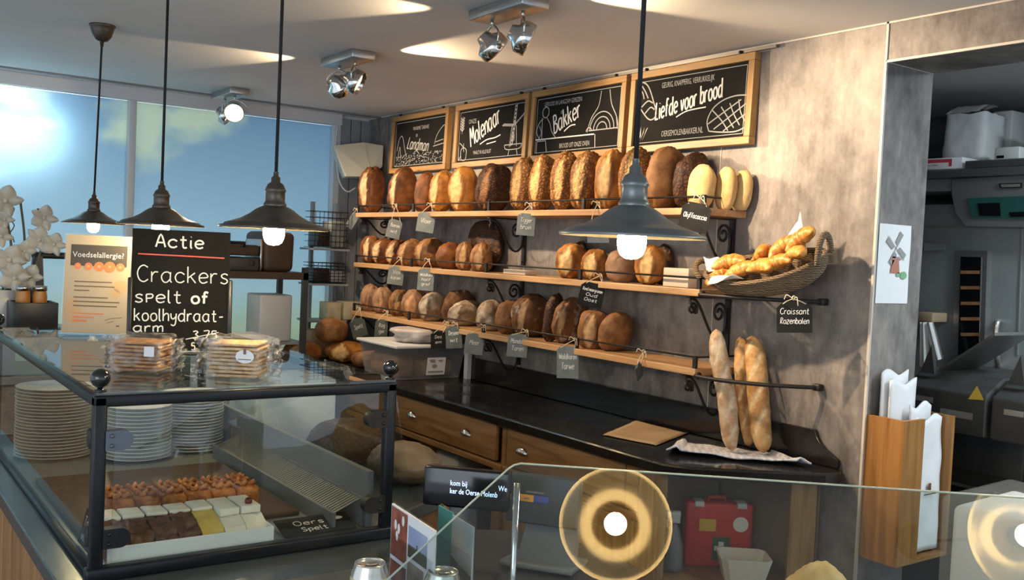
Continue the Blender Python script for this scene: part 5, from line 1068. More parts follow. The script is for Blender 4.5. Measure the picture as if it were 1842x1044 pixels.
obj('circle_icons', b, 'peach', t)
b = MB()
for k, (y_, w_) in enumerate(((.155, .11), (.141, .118), (.128, .045), (.107, .10), (.094, .135), (.081, .128))): b.rect(.03, y_, .03+w_, y_+.0035, .0004, AM)
b.ribbon([(.125, .04), (.14, .046), (.175, .05)], .0018, .0004, AM); b.ribbon([(.13, .032), (.15, .038)], .0016, .0004, AM); b.rect(.158, .022, .168, .026, .0004, AM); obj('text_lines', b, 'sepia', t)
b = MB(); b.rect(.03, .058, .12, .061, .0004, AM); b.rect(.03, .046, .092, .050, .0004, AM); b.rect(.03, .034, .072, .040, .0004, AM); obj('orange_text', b, 'orsign', t)
for q in ((.165, .145, .020, .020), (.152, .124, .014, .014), (.03, .068, .026, .04)):
    b = MB(); b.disc(q[:2], q[2], .0003, 16, AM, q[3]); obj('pale_print', b, 'peach', t)
# Actie chalkboard
C0 = onz(ZG, 232, 643); C1 = onz(ZG, 396, 643)
uc = V((.84, -.40, 0)).normalized(); CW, CH = .246, .318
uc = (C1-C0); uc.z = 0; uc.normalize()
CM = frame((C0.x, C0.y, ZG+.0172), tuple(uc), (.0, .09, 1))
t = thing('price_board', 'black chalk price board reading Actie Crackers on the glass case', 'chalkboard', tuple(CM.translation))
b = MB(); b.box((0, 0, -.004), (CW, CH, 0), CM); obj('board_panel', b, 'slate', t)
for x_ in (-.008, CW-.004):
    b = MB(); b.rbox((x_, -.012, -.012), (x_+.012, .19, .006), .003, 2, CM); obj('stand_upright', b, 'blackp', t)
b = MB(); b.rbox((-.008, -.012, -.05), (CW+.008, -.004, .03), .003, 2, CM); obj('stand_foot', b, 'blackp', t)
b = MB()
write(b, 'Actie', CW*.235, CH*.855, CH*.105, .0042, CM, width=CW*.48)
write(b, 'Crackers', CW*.06, CH*.565, CH*.135, .0030, CM, width=CW*.92)
write(b, 'sPelt', CW*.04, CH*.395, CH*.105, .0034, CM, width=CW*.46)
write(b, 'of', CW*.61, CH*.395, CH*.095, .0055, CM, width=CW*.17)
write(b, 'koolhydraat-', CW*.04, CH*.245, CH*.10, .0032, CM, width=CW*.90)
write(b, 'arm', CW*.035, CH*.155, CH*.075, .0034, CM, width=CW*.29)
write(b, '3,75', CW*.63, CH*.10, CH*.065, .0030, CM, width=CW*.25); b.ribbon([(CW*.56, CH*.095), (CW*.9, CH*.155)], .0022, .0009, CM)
write(b, '5', CW*.62, CH*.005, CH*.06, .0032, CM); obj('lettering', b, 'chalk', t)
b = MB(); b.ribbon([(CW*.06, CH*.792), (CW*.5, CH*.788), (CW*.94, CH*.782)], .0032, .0008, CM); obj('underline', b, 'redchalk', t)['label'] = 'red chalk underline'

# staff side of the left counter: tub, loaf and a paper bag seen through the case
t = thing('plastic_tub', 'white plastic tub with flat lid behind the cracker packs', 'tub', (1.33, 3.9, LZ)); cc = V((1.32, 3.62, 0))
b = MB(); b.rbox((1.17, 3.55, LZ+.001), (1.42, 3.80, 1.205), .02); obj('tub_body', b, 'plw', t); b = MB(); b.rbox((1.155, 3.53, 1.205), (1.435, 3.82, 1.228), .008); obj('lid', b, 'lid', t)
mb = loaf_mesh(V((1.40, 2.83, LZ+.001)), .14, .12, .07, 0, None, 77, 2.2, .06); tag(obj('bread_loaf', mb, CR['dark']), 'dark crusty loaf on the counter, seen through the case glass', 'bread')
mb = loaf_mesh(V((1.42, 2.50, LZ+.001)), .10, .12, .06, 0, None, 78, 2.2, .08); tag(obj('wrapped_loaf', mb, mat('greyish_bread_wrap', (.14, .10, .06), (.20, .145, .09), .5, scale=20, bump=.5)), 'greyish wrapped loaf nearer the camera, seen through the case glass', 'bread')
b = MB(); b.rbox((1.20, 3.15, LZ+.001), (1.50, 3.42, 1.12), .01); tag(obj('paper_sack', b, 'wpaper'), 'pale paper sack on the counter behind the plate stacks', 'bag')
# ================================================================== WINDOW SIDE
t = thing('window_counter', 'pale worktop cabinet running under the blue window', 'counter', (1.3, 5.4, 0))
b = MB(); b.box((-.4, 5.06, .862), (2.348, 5.685, .90)); obj('counter_top', b, mat('grey_stone_top', (.20, .19, .17), rough=.35), t, bevel=.003)
b = MB(); b.box((-.4, 5.10, 0), (2.345, 5.685, .862)); obj('counter_body', b, 'cab', t)
# steel rack with contact grill and covered toaster
ry0, ry1, rx0, rx1, rz = 5.12, 5.52, 1.50, 2.235, 1.43
t = thing('steel_rack', 'dark steel rack standing in front of the window, carrying grill and toaster', 'rack', (1.9, 5.3, .9))
b = MB(); b.box((rx0, ry0, rz-.04), (rx1, ry1, rz)); obj('rack_top', b, 'brownt', t)
for x, y in ((rx0, ry0), (rx1-.03, ry0), (rx0, ry1-.03), (rx1-.03, ry1-.03)):
    b = MB(); b.box((x, y, .901), (x+.03, y+.03, rz+(.03 if y == ry0 else -.04))); obj('leg', b, 'slicer', t)
b = MB(); b.box((rx0, ry0+.03, 1.02), (rx1, ry1-.03, 1.035)); obj('lower_shelf', b, 'oven', t)
g0, g1 = ony(5.14, 392, 480), ony(5.14, 470, 480)
t = thing('contact_grill', 'dark contact grill with a blue plate and round knob on the steel rack', 'grill', (1.8, 5.3, rz))
gx0, gx1 = 1.60, 1.955
b = MB(); b.rbox((gx0, 5.15, rz+.001), (gx1, 5.48, rz+.075), .008); obj('lower_body', b, 'coffee', t)
b = MB(); b.rbox((gx0, 5.15, rz+.085), (gx1, 5.48, rz+.145), .012); obj('upper_plate', b, 'brownt', t)
b = MB(); b.tube([(gx0+.06, 5.13, rz+.135), (gx0+.06, 5.11, rz+.155), (gx1-.10, 5.11, rz+.155), (gx1-.10, 5.13, rz+.135)], .009, 8); obj('handle', b, 'blackp', t)
b = MB(); b.lathe([(.018, 0), (.018, .014), (.012, .02), (0, .02)], 18, frame((gx0+.16, 5.15, rz+.04), (1, 0, 0), (0, 0, 1))); obj('knob', b, 'nickel', t)
b = MB(); b.rect(.02, .02, .065, .055, .001, frame((gx0, 5.149, rz), (1, 0, 0), (0, 0, 1))); obj('badge', b, 'blue', t)['label'] = 'blue badge'
b = MB(); b.rbox((gx1-.05, 5.142, rz+.03), (gx1-.03, 5.15, rz+.06), .002); obj('switch', b, 'blackp', t)
t = thing('covered_toaster', 'tall toaster-shaped appliance under a dark brown cover on the steel rack', 'toaster', (2.1, 5.3, rz))
b = MB(); b.rbox((1.985, 5.16, rz+.001), (2.165, 5.46, rz+.225), .03, 4)
for i in range(len(b.v)):
    v = b.v[i]; b.v[i] = v+V((.010*noise.noise(v*9), .012*noise.noise(v*7+V((3, 0, 0))), 0))
obj('cover', b, 'brownt', t); b = MB(); b.rbox((1.968, 5.18, rz+.001), (1.985, 5.42, rz+.18), .004); obj('chrome_side', b, 'nickel', t)
b = MB(); b.rbox((1.62, 5.2, 1.036), (1.80, 5.44, 1.26), .01); tag(obj('black_crate', b, 'blackp'), 'black box on the lower level of the steel rack', 'box')
b = MB(); b.rbox((1.98, 5.18, 1.036), (2.17, 5.40, 1.30), .01); tag(obj('white_canister', b, 'plw'), 'white canister at the right of the lower rack level', 'canister')
# bread pile where the two counters meet
for (x0, y0, x1, y1, zc, m, lab, sd) in ((2.29, 5.30, .115, .10, .901, 'golden', 'orange loaf lying at the left of the pile below the window', 1), (2.55, 5.26, .12, .10, .901, 'golden', 'orange loaf lying at the right of the pile below the window', 2), (2.46, 5.27, .10, .09, 1.02, 'tan', 'round loaf lying on top of the orange pair below the window', 3), (2.58, 4.99, .115, .085, .901, 'tan', 'flat oval loaf lying alone beside the clear bin', 4)):
    mb = loaf_mesh(V((x0, y0, zc)), x1, y1, .065 if sd < 3 else (.075 if sd == 3 else .05), 0, .3 if sd < 3 else None, 90+sd, 2.2, .05); tag(obj('bread_loaf', mb, CR[m]), lab, 'bread', 'loaves piled below the window')
# raised bench at the left with pots, jars and machine
t = thing('side_cupboard', 'low grey cupboard under the window behind the glass case', 'cupboard', (.7, 5.3, .9))
b = MB(); b.rbox((.15, 5.10, .901), (1.32, 5.60, 1.09), .005); obj('body', b, 'slat', t); b = MB(); b.rbox((.14, 5.09, 1.09), (1.33, 5.61, 1.105), .003); obj('top', b, 'oven', t)
zs = 1.106
def at5(x, y, yy=5.25): return ony(yy, x, y)
e0, e1 = at5(24, 545, 5.15), at5(104, 600, 5.15)
t = thing('black_display_box', 'black open box on the cupboard, holding small jars, behind the ball knob', 'box', (.8, 5.22, zs))
b = MB(); x0, x1 = e0.x, e1.x; zt = e0.z; b.rbox((x0, 5.15, zs), (x1, 5.35, zs+.02), .003); b.rbox((x0, 5.15, zs+.02), (x1, 5.165, zt), .003); b.rbox((x0, 5.335, zs+.02), (x1, 5.35, zt), .003); b.rbox((x0, 5.165, zs+.02), (x0+.015, 5.335, zt), .003); b.rbox((x1-.015, 5.165, zs+.02), (x1, 5.335, zt), .003); obj('body', b, 'blackp', t)
for k, (dx, lab) in enumerate(((.056, 'small glass jar with steel lid, left in the black box'), (.132, 'small glass jar with steel lid, right in the black box'))):
    t = thing('jar', lab, 'jar', (x0+dx, 5.25, zs+.021), 'jars in the black box'); T = Matrix.Translation((x0+dx, 5.25, zs+.021)); b = MB(); b.lathe([(0, 0), (.033, 0), (.034, .15), (.03, .17), (.03, .175)], 18, T); obj('body', b, 'bottle', t); b = MB(); b.lathe([(.034, .175), (.034, .20), (0, .20)], 18, T); obj('lid', b, 'nickel', t)
# coffee grinder style black column with arm
g = at5(66, 515, 5.54)
t = thing('grinder_column', 'black angular column with a horizontal arm behind the flowers', 'appliance', (g.x, 5.54, zs))
b = MB(); b.rbox((g.x-.035, 5.51, zs), (g.x+.035, 5.57, 1.26), .01); b.add([(g.x-.035, 5.52, 1.25), (g.x+.035, 5.52, 1.25), (g.x+.022, 5.52, 1.47), (g.x-.024, 5.52, 1.47), (g.x-.035, 5.56, 1.25), (g.x+.035, 5.56, 1.25), (g.x+.022, 5.56, 1.47), (g.x-.024, 5.56, 1.47)], [(0, 1, 2, 3), (7, 6, 5, 4), (0, 4, 5, 1), (1, 5, 6, 2), (2, 6, 7, 3), (3, 7, 4, 0)]); obj('column', b, 'blackp', t)
b = MB(); b.rbox((g.x-.03, 5.52, 1.455), (g.x+.22, 5.56, 1.49), .012); obj('arm', b, 'blackp', t)
# orchid
po = at5(4, 545, 5.44); px_ = po.x
t = thing('potted_orchid', 'white orchid in a white pot at the left edge before the window', 'plant', (px_, 5.44, zs))
T = Matrix.Translation((px_-.0, 5.44, zs)); b = MB(); b.lathe([(0, 0), (.06, 0), (.085, .06), (.092, .13), (.08, .19), (.072, .19), (.07, .17), (0, .16)], 28, T); obj('pot', b, 'pot', t)
def bez(P, n=14): return [V(q) for q in smooth_pts([tuple(p) for p in P], n)]
root = V((px_, 5.44, zs+.17))
def pt5(x, y, yy): return ony(yy, x, y)
s1 = bez([root, pt5(12, 470, 5.44), pt5(20, 440, 5.44), pt5(8, 375, 5.44)], 6); s2 = bez([root, pt5(30, 500, 5.46), pt5(44, 440, 5.47), pt5(37, 365, 5.47)], 6); s3 = bez([root, pt5(52, 500, 5.44), pt5(75, 440, 5.43), pt5(68, 375, 5.43)], 6)
for s_ in (s1, s2, s3):
    b = MB(); b.tube(s_, .006, 6); obj('stem', b, 'stem', t)
b = MB(); b.tube([pt5(22+4*math.sin(k*1.3), 370+k*6, 5.45) for k in range(12)], .003, 5); obj('tendril', b, 'stem', t)
def bloom(c, s, seed):
    rnd = random.Random(seed); b = MB(); n_ = -CAMD(c); ux = V((-n_.y, n_.x, 0)); 
    for k in range(5):
        a = k*2*math.pi/5+rnd.uniform(-.2, .2); d = ux*math.cos(a)+V((0, 0, 1))*math.sin(a); side = n_.cross(d)
        def fn(u, v, d=d, side=side):
            w = math.sin(math.pi*(u**.8*.97+.03))**.7*.36*s*(1.35 if k % 2 else .85); return c+d*(u*s)+side*((v-.5)*2*w)+n_*(s*.35*math.sin(u*2.2)-s*.25*(2*v-1)**2)
        b.grid(fn, 12, 8)
    b.sphere(tuple(c+n_*s*.12), s*.16, 8, 6)
    return b
for k, (x, y, s_) in enumerate(((10, 362, .085), (80, 392, .07), (70, 432, .075), (97, 440, .065), (16, 468, .085), (44, 452, .06), (26, 500, .08), (52, 498, .07), (2, 425, .06), (8, 395, .05))):
    obj('blossom', bloom(pt5(x, y, 5.40+.015*(k % 3)), s_, k), 'petal', t)
b = MB()
for a in (-.5, .6, 2.4): b.grid(lambda u, v, a=a: (root.x+math.cos(a)*.09*u, root.y+math.sin(a)*.06*u+(v-.5)*.05*math.sin(math.pi*u), root.z-.01+.08*math.sin(u*2.4)), 8, 4)
obj('leaves', b, 'leaf', t)
# cream wall box with cable, corner rack with baskets and cartons
t = thing('wall_box', 'cream tapered box mounted in the corner above the top shelf', 'emergency light', (2.75, 5.55, 2.0))
f0, f1 = V((2.42, 5.50, 0)), V((2.86, 5.60, 0))
pts = [ony(5.50, 600, 262), ony(5.46, 655, 256), ony(5.46, 690, 262), ony(5.46, 688, 300), ony(5.46, 668, 318), ony(5.50, 622, 318)]
b = MB(); n_ = len(pts); bk_ = [p+V((.06, .18, 0)) for p in pts]; b.add(pts+bk_, [tuple(range(n_-1, -1, -1)), tuple(range(n_, 2*n_))]+[(i, (i+1) % n_, n_+(i+1) % n_, n_+i) for i in range(n_)]); obj('housing', b, 'cream', t, bevel=.004)
b = MB(); b.bar(pts[1]+V((0, -.002, 0)), pts[4]+V((0, -.002, 0)), .004, .004); obj('seam', b, 'seam', t)
t = thing('cable', 'white cable looping down from the cream wall box', 'cable', (2.6, 5.6, 1.8)); b = MB(); b.tube(bez([ony(5.66, 607, 228), ony(5.66, 604, 262), ony(5.62, 606, 300), ony(5.6, 612, 330), ony(5.58, 625, 345), ony(5.58, 640, 338)], 6), .005, 6); obj('hanging_cord', b, 'plw', t)
def carton(px0, py0, px1, py1, y, dy, m, nm, label, cat):
    a = ony(y, px0, py1); c = ony(y, px1, py0); b = MB(); b.rbox((a.x, y, a.z), (c.x, y+dy, c.z), .004); o = obj(nm, b, m); tag(o, label, cat); return a, c, o
t = thing('corner_rack', 'grey narrow wall rack in the corner, left of the bread shelves', 'rack', (2.5, 5.6, .9))
ra = ony(5.66, 606, 330); 
b = MB()
for x in (2.46, 2.62): b.box((x, 5.62, .901), (x+.02, 5.65, 1.86))
obj('uprights', b, 'slat', t)
for z in (1.12, 1.345, 1.56):
    b = MB(); b.box((2.40, 5.44, z), (2.64, 5.65, z+.012)); obj('rack_shelf', b, 'slat', t)
def wire_basket(z, h, lab):
    t = thing('wire_basket', lab, 'basket', (2.52, 5.54, z), 'black wire baskets in the corner rack'); b = MB()
    for k in range(7): b.tube([(2.41, 5.45, z+h*k/6+.002), (2.63, 5.45, z+h*k/6+.002), (2.63, 5.605, z+h*k/6+.002), (2.41, 5.605, z+h*k/6+.002)], .002, 5, True)
    for k in range(9): b.tube([(2.41+.0275*k, 5.45, z+.002), (2.41+.0275*k, 5.45, z+h)], .002, 5)
    b.box((2.41, 5.45, z+.001), (2.63, 5.605, z+.004)); obj('wire_frame', b, 'iron', t)
wire_basket(1.576, .22, 'black wire basket on the upper level of the corner rack'); wire_basket(1.361, .12, 'black wire basket on the middle level of the corner rack')
for k, (z, h, x0, x1, m, lab) in enumerate(((1.5815, .11, 2.43, 2.51, 'blackp', 'dark tin inside the upper wire basket, left'), (1.5815, .16, 2.52, 2.61, 'slate_grey', 'grey tin inside the upper wire basket, right'), (1.3665, .085, 2.42, 2.52, 'blackp', 'black pack inside the middle wire basket, left'), (1.3665, .07, 2.53, 2.61, 'oven', 'grey pack inside the middle wire basket, right'))):
    b = MB(); b.rbox((x0, 5.46, z), (x1, 5.60, z+h), .006); tag(obj('tin', b, m), lab, 'tin', 'packs in the corner baskets')
carton(590, 490, 617, 521, 5.46, .12, 'crate', 'carton', 'pale printed carton, left of two on the corner rack', 'carton')[2].location.z = 1.1335
o = carton(620, 491, 655, 523, 5.46, .12, 'crate', 'carton', 'pale printed carton, right of two on the corner rack', 'carton')[2]; o.location.z = 1.1335
b = MB(); b.rbox((2.42, 5.46, .9015), (2.60, 5.60, 1.07), .006); tag(obj('tea_box', b, 'card'), 'brown box with red top standing in the corner behind the loaves', 'box')

# ================================================================== SLOPED GLASS COUNTER (front right)
PN = V((-.39633, -.436, .80798)); P0 = dep(1.65, 1110, 947)
def onpane(x, y):
    d = ray(x, y); return CAM+d*((P0-CAM).dot(PN)/d.dot(PN))
T1, T2 = V((1.037, 1.420, 1.2165)), V((1.703, .825, 1.2185)); e_ = (T2-T1).normalized(); dn = PN.cross(e_).normalized()
if dn.z > 0: dn = -dn
T1 = P0+(T1-P0)-PN*((T1-P0).dot(PN)); 
corner = onpane(925, 832)
lowL = onpane(640, 1094)
far = corner+e_*1.75
o_ = [corner+e_*.012, corner+e_*.003-V((0, 0, 0))+(lowL-corner).normalized()*.006, corner+(lowL-corner).normalized()*.02, lowL, lowL+e_*2.3-(e_*.0), far+dn*.0]
lowR = far+dn*.40; lowL2 = lowL
t = thing('sloped_glass_counter', 'customer counter with a sloped glass pane in the foreground', 'counter', (1.5, .9, 0))
def solid(poly, n_, th):
    b = MB(); k = len(poly); b.add([p for p in poly]+[p-n_*th for p in poly], [tuple(range(k)), tuple(range(2*k-1, k-1, -1))]+[(i, (i+1) % k, k+(i+1) % k, k+i) for i in range(k)]); return b
lowR = far+(lowL-corner).dot(dn)*dn
obj('sloped_pane', solid(o_[:4]+[lowR, far], PN, .006), 'glass2', t)
b = MB(); ep = [far, o_[0], o_[1], o_[2], lowL]; ep = [q+PN*.0006 for q in ep]
b.tube([q-PN*.003 for q in ep], .0020, 6); obj('pane_edge_glint', b, mat('pale_green_edge_glint', (.46, .50, .44), rough=.25), t)  # pale green edge strip with the bright glint put into its colour
# cabinet body and inner deck below the pane
back = V((-PN.x, -PN.y, 0)).normalized()
def flat(p, z): return (p.x, p.y, z)
A1_, A2_ = corner+back*.05, far+back*.05; B1_, B2_ = lowL-back*.02, lowR-back*.02
b = MB(); b.prism([flat(A1_, 0)[:2], flat(B1_, 0)[:2], flat(B2_, 0)[:2], flat(A2_, 0)[:2]], 0, .80); obj('counter_body', b, 'dwood', t)
b = MB(); b.prism([flat(A1_, 0)[:2], flat(B1_, 0)[:2], flat(B2_, 0)[:2], flat(A2_, 0)[:2]], .80, .82); obj('inner_deck', b, 'oven', t)
for q in (.35, 1.1):
    p = corner+e_*q+back*.0; 
c1 = onpane(930, 860); b = MB(); b.tube([c1-PN*.014, V((c1.x, c1.y, .82))-V((PN.x, PN.y, 0))*.014], .006, 10); obj('pane_support', b, 'chrome', t)
# front ledge for the cans, low wall under the pane
ledge = onpane(665, 1044)
# items: cans and leaflet holder stand behind the left tip of the pane
def can(px, py, d, label, r=.0345):
    p = dep(d, px, py); T = Matrix.Translation((p.x, p.y, p.z-.125)); t = thing('drink_can', label, 'can', (p.x, p.y, p.z-.125), 'drink cans at the counter edge')
    b = MB(); b.lathe([(.0, .0), (.024, 0), (r, .012), (r, .098), (r*.99, .102)], 32, T, False); obj('label_band', b, 'canl', t)
    b = MB(); b.lathe([(r*.99, .102), (r*.93, .110), (r*.80, .121), (r*.79, .1245), (r*.75, .1255), (r*.72, .1235), (r*.70, .1195), (0, .1195)], 32, T, False); obj('can_end', b, 'can', t)
    b = MB(); b.lathe([(.006, 0), (.0095, 0), (.0095, .0015), (.006, .0015)], 14, T @ Matrix.Translation((.006, .004, .120)) @ Matrix.Diagonal((1.3, .9, 1, 1))); obj('pull_tab', b, 'can', t)
    return p
pa = can(666, 1012, 1.70, 'silver can with pale gold label, left at the bottom edge'); pb = can(797, 1027, 1.70, 'silver can, right one beside the leaflet holder')
zc_ = pa.z-.125; zc2 = pb.z-.125
t = thing('counter_ledge', 'dark raised ledge carrying cans and leaflets right of the glass case', 'ledge', (.9, 1.65, .82))
L_ = [V((.72, 1.45, 0)), V((1.02, 1.50, 0)), V((1.12, 1.72, 0)), V((1.0, 1.84, 0)), V((.70, 1.84, 0))]
zl = min(zc_, zc2)
b = MB(); b.prism([(p.x, p.y) for p in L_], .02, zl-.0005); obj('ledge_block', b, 'pos', t)
if zc2 > zl+.004:
    b = MB(); b.box((pb.x-.04, pb.y-.04, zl), (pb.x+.04, pb.y+.04, zc2-.0005)); obj('riser', b, 'pos', t)
if zc_ > zl+.004:
    b = MB(); b.box((pa.x-.04, pa.y-.04, zl), (pa.x+.04, pa.y+.04, zc_-.0005)); obj('riser', b, 'pos', t)
def leaflet_holder(c0, c1, c2, d0, d1, label, fill, lean=.03):
    """c0 top-left, c1 top-right, c2 bottom-left in the picture"""
    p0, p1 = dep(d0, *c0), dep(d1, *c1); ux = p1-p0; W = ux.length; up = (dep(d0-.0, *c0)-dep(d0, *c2)); up.normalize()
    ux = V((ux.x, ux.y, 0)).normalized(); Hh = p0.z-zl-.004
    M = frame((p0.x, p0.y, zl+.003), tuple(ux), (-up.x*0+.0, .06, 1))
    t = thing('leaflet_holder', label, 'leaflet holder', tuple(M.translation), 'leaflet holders on the counter ledge')
    b = MB(); b.box((-.002, 0, .0025), (W+.002, Hh*.72, .0045), M); b.box((-.002, 0, -.0065), (W+.002, Hh+.002, -.0045), M); b.box((-.002, 0, -.0065), (W+.002, .003, .02), M); obj('acrylic_pocket', b, 'acryl', t)
    fill(t, M, W, Hh); return t
def fillA(t, M, W, Hh):
    b = MB(); b.box((0, .003, -.004), (W, Hh, .0), M); obj('leaflet', b, 'paper', t)
    b = MB(); b.rect(.002, Hh*.50, W*.40, Hh*.985, .0004, M); b.rect(.002, Hh*.25, W*.40, Hh*.46, .0004, M); obj('photo', b, 'photo_red', t)
    b = MB(); b.rect(W*.43, Hh*.72, W*.86, Hh*.90, .0004, M); obj('photo', b, 'photo_sky', t)
    b = MB(); b.rect(W*.43, Hh*.60, W*.86, Hh*.72, .0005, M); b.bar(M @ V((W*.64, Hh*.71, .0006)), M @ V((W*.64, Hh*.76, .0006)), .004, .001); obj('photo', b, 'photo_land', t)
    b = MB(); b.rect(W*.43, Hh*.24, W*.80, Hh*.56, .0004, M); obj('photo', b, 'photo_brown', t)
    b = MB()
    for k, (x, y) in enumerate(((.12, .82), (.2, .80), (.16, .72), (.3, .90))): b.disc((W*x, Hh*y), .006, .0006, 10, M, .010)
    obj('tulip_print', b, 'trayw', t)
def fillB(t, M, W, Hh):
    b = MB(); b.box((0, .003, -.004), (W*.42, Hh, .0), M); obj('leaflet', b, 'teal', t)
    b = MB(); b.box((W*.42, .003, -.004), (W, Hh*.985, .0), M); obj('leaflet', b, 'photo_cloud', t)
    b = MB(); b.poly([(W*.42, Hh*.3, .0006), (W, Hh*.3, .0006), (W, Hh*.52, .0006), (W*.7, Hh*.55, .0006), (W*.42, Hh*.60, .0006)], M); obj('photo', b, 'photo_land', t)
leaflet_holder((706, 905), (783, 955), (688, 1040), 1.86, 1.69, 'clear holder with tulip and landscape leaflets, left one', fillA)
leaflet_holder((790, 908), (852, 945), (775, 1030), 1.86, 1.73, 'clear holder with teal and cloudy leaflets, right one', fillB)

# point of sale terminal behind the pane, its own pedestal
t = thing('service_pedestal', 'dark service pedestal between the counters carrying the till', 'cabinet', (1.45, 1.9, 0))
b = MB(); b.prism([(1.16, 1.80), (1.50, 1.56), (1.66, 1.72), (1.66, 2.06), (1.40, 2.24), (1.16, 2.10)], 0, .83); obj('body', b, 'slicer', t)
pv = V((.42, .907, 0)).normalized(); ur = V((RT.x, RT.y, 0)).normalized()
q0 = dep(2.36, 912, 850); q1 = dep(2.30, 1042, 846)
ux = (q1-q0); Wt = ux.length; ux = V((ux.x, ux.y, 0)).normalized()
M = frame((q0.x, q0.y, .941), tuple(ux), (.06, .10, 1)); Ht = q0.z-.941
t = thing('till_terminal', 'charcoal till terminal behind the sloped glass, seen from behind', 'till', (1.45, 1.85, .83))
b = MB(); b.rbox((0, 0, -.03), (Wt, Ht, 0), .006, 3, M); obj('screen_housing', b, 'pos', t)
b = MB(); b.prism([(.03, -.104), (Wt-.005, -.104), (Wt-.005, .03), (.05, .0)], -.045, -.02, M); b.rbox((0, -.104, -.14), (Wt, -.09, .02), .004, 2, M); obj('stand', b, 'posl', t)
b = MB(); b.rbox((.032, Ht-.067, .0), (.070, Ht-.050, .0016), .003, 2, M); obj('payment_sticker', b, 'oran', t)['label'] = 'orange half of the payment sticker'
b = MB(); b.rbox((.0695, Ht-.067, .0), (.107, Ht-.050, .0018), .003, 2, M); obj('payment_sticker', b, 'blue', t)['label'] = 'blue half of the payment sticker'
b = MB(); b.rect(.044, Ht-.0605, .059, Ht-.0575, .0022, M); b.rect(.076, Ht-.0615, .098, Ht-.0595, .0024, M); b.rect(.05, Ht-.045, .095, Ht-.040, .0016, M); obj('print', b, 'posl', t)
# customer display
d0 = dep(2.24, 762, 838); d1 = dep(2.20, 918, 838); ux = d1-d0; Wd = ux.length; ux = V((ux.x, ux.y, 0)).normalized(); Hd = .092
M = frame(d0-V((0, 0, Hd)), tuple(ux), (.03, .05, 1))
t = thing('customer_display', 'black customer display with blue-white dot letters beside the till', 'display', (d0.x+.08, d0.y-.05, .80))
b = MB(); b.rbox((0, 0, -.03), (Wd, Hd, 0), .006, 3, M); obj('display_body', b, 'screen', t)
b = MB(); zq = -(d0.z-Hd-.832); b.rbox((Wd*.30, zq+.01, -.03), (Wd*.62, 0.004, -.012), .004, 2, M); b.rbox((Wd*.1, zq+.004, -.07), (Wd*.9, zq+.016, .02), .004, 2, M); obj('display_stand', b, 'blackp', t)
b = MB(); b.text('kom bij', Wd*.315, Hd*.56, .0175, .001, M, 'LEFT', .78); b.text('We', Wd*.87, Hd*.53, .0175, .001, M, 'LEFT', .78); b.text('ker de Oerse Molenb', Wd*.315, Hd*.36, .0175, .001, M, 'LEFT', .74); obj('display_lettering', b, 'led', t)
# bread on the inner deck at bottom right, plastic-wrapped stack on the right
mb = loaf_mesh(V((1.505, 1.085, .8205)), .085, .085, .118, .0, None, 55, 2.0, .10); tag(obj('bread_loaf', mb, CR['cream']), 'pale pointed loaf showing its top at the bottom edge, right of middle', 'bread')
b = MB()
def wrapf(lo, hi, s): 
    bb = MB(); bb.rbox(lo, hi, .02, 3)
    for i in range(len(bb.v)): bb.v[i] += V((.012*noise.noise(bb.v[i]*9+V((s, 0, 0))), .012*noise.noise(bb.v[i]*9+V((0, s, 0))), .012*noise.noise(bb.v[i]*12+V((0, 0, s)))))
    return bb
t = thing('wrapped_bag_stack', 'plastic-wrapped stack of paper bags behind the right part of the glass', 'bag stack', (2.45, 1.17, 0))
obj('bag_block', wrapf((2.31, 1.03, .70), (2.62, 1.30, 1.02), 2), 'paper', t); b = wrapf((2.295, 1.015, .69), (2.64, 1.32, 1.045), 2); obj('film_wrapper', b, milky('soft_clear_wrap', (.6, .6, .58), .18, .15), t)
b = MB(); b.rbox((2.20, .85, 0), (2.75, 1.42, .68), .006); tag(obj('low_cabinet', b, 'slat'), 'low grey cabinet under the wrapped bag stack', 'cabinet')

# ================================================================== DOORWAY: drawing and bag holder
M = frame((2.905, OY-.0015, 1.485), (1, 0, 0), (-.045, 0, 1))
t = thing('windmill_drawing', 'child drawing of a windmill on white paper taped to the doorway side', 'drawing', tuple(M.translation))
b = MB(); b.grid(lambda u, v: (.185*u, .272*v, .0006+.0025*abs(math.sin(v*5+u))*u), 8, 10, M); obj('paper_sheet', b, 'paper', t)
b = MB(); z_ = .0046
for a in (52, 140, 232, 322):
    a = math.radians(a); c = V((.098, .190)); dx, dy = math.cos(a), math.sin(a); nx, ny = -dy, dx
    b.add([(c.x+dx*.012+nx*.002, c.y+dy*.012+ny*.002, z_), (c.x+dx*.06+nx*.002, c.y+dy*.06+ny*.002, z_), (c.x+dx*.06+nx*.022, c.y+dy*.06+ny*.022, z_), (c.x+dx*.014+nx*.018, c.y+dy*.014+ny*.018, z_)], [(0, 1, 2, 3)], False, M); b.ribbon([(c.x, c.y), (c.x+dx*.064, c.y+dy*.064)], .003, z_, M)
b.rect(.078, .148, .122, .162, z_, M); obj('sail_pencil', b, 'drawgrey', t)
b = MB(); b.poly([(.072, .105, z_), (.126, .105, z_), (.118, .148, z_), (.080, .148, z_)], M); b.rect(.070, .150, .13, .157, z_+.0002, M); obj('tower_crayon', b, 'drawred', t)
b = MB(); b.disc((.15, .098), .02, z_, 14, M, .014); b.disc((.12, .10), .014, z_, 10, M, .008); obj('bush_crayon', b, 'drawgreen', t)
t = thing('bag_holder', 'varnished wooden wall holder full of white paper bags in the doorway', 'bag holder', (3.03, 1.88, .62))
h0 = ony(1.80, 1578, 760); hx0, hx1 = 2.895, 3.20; hz0, hz1 = .63, 1.105
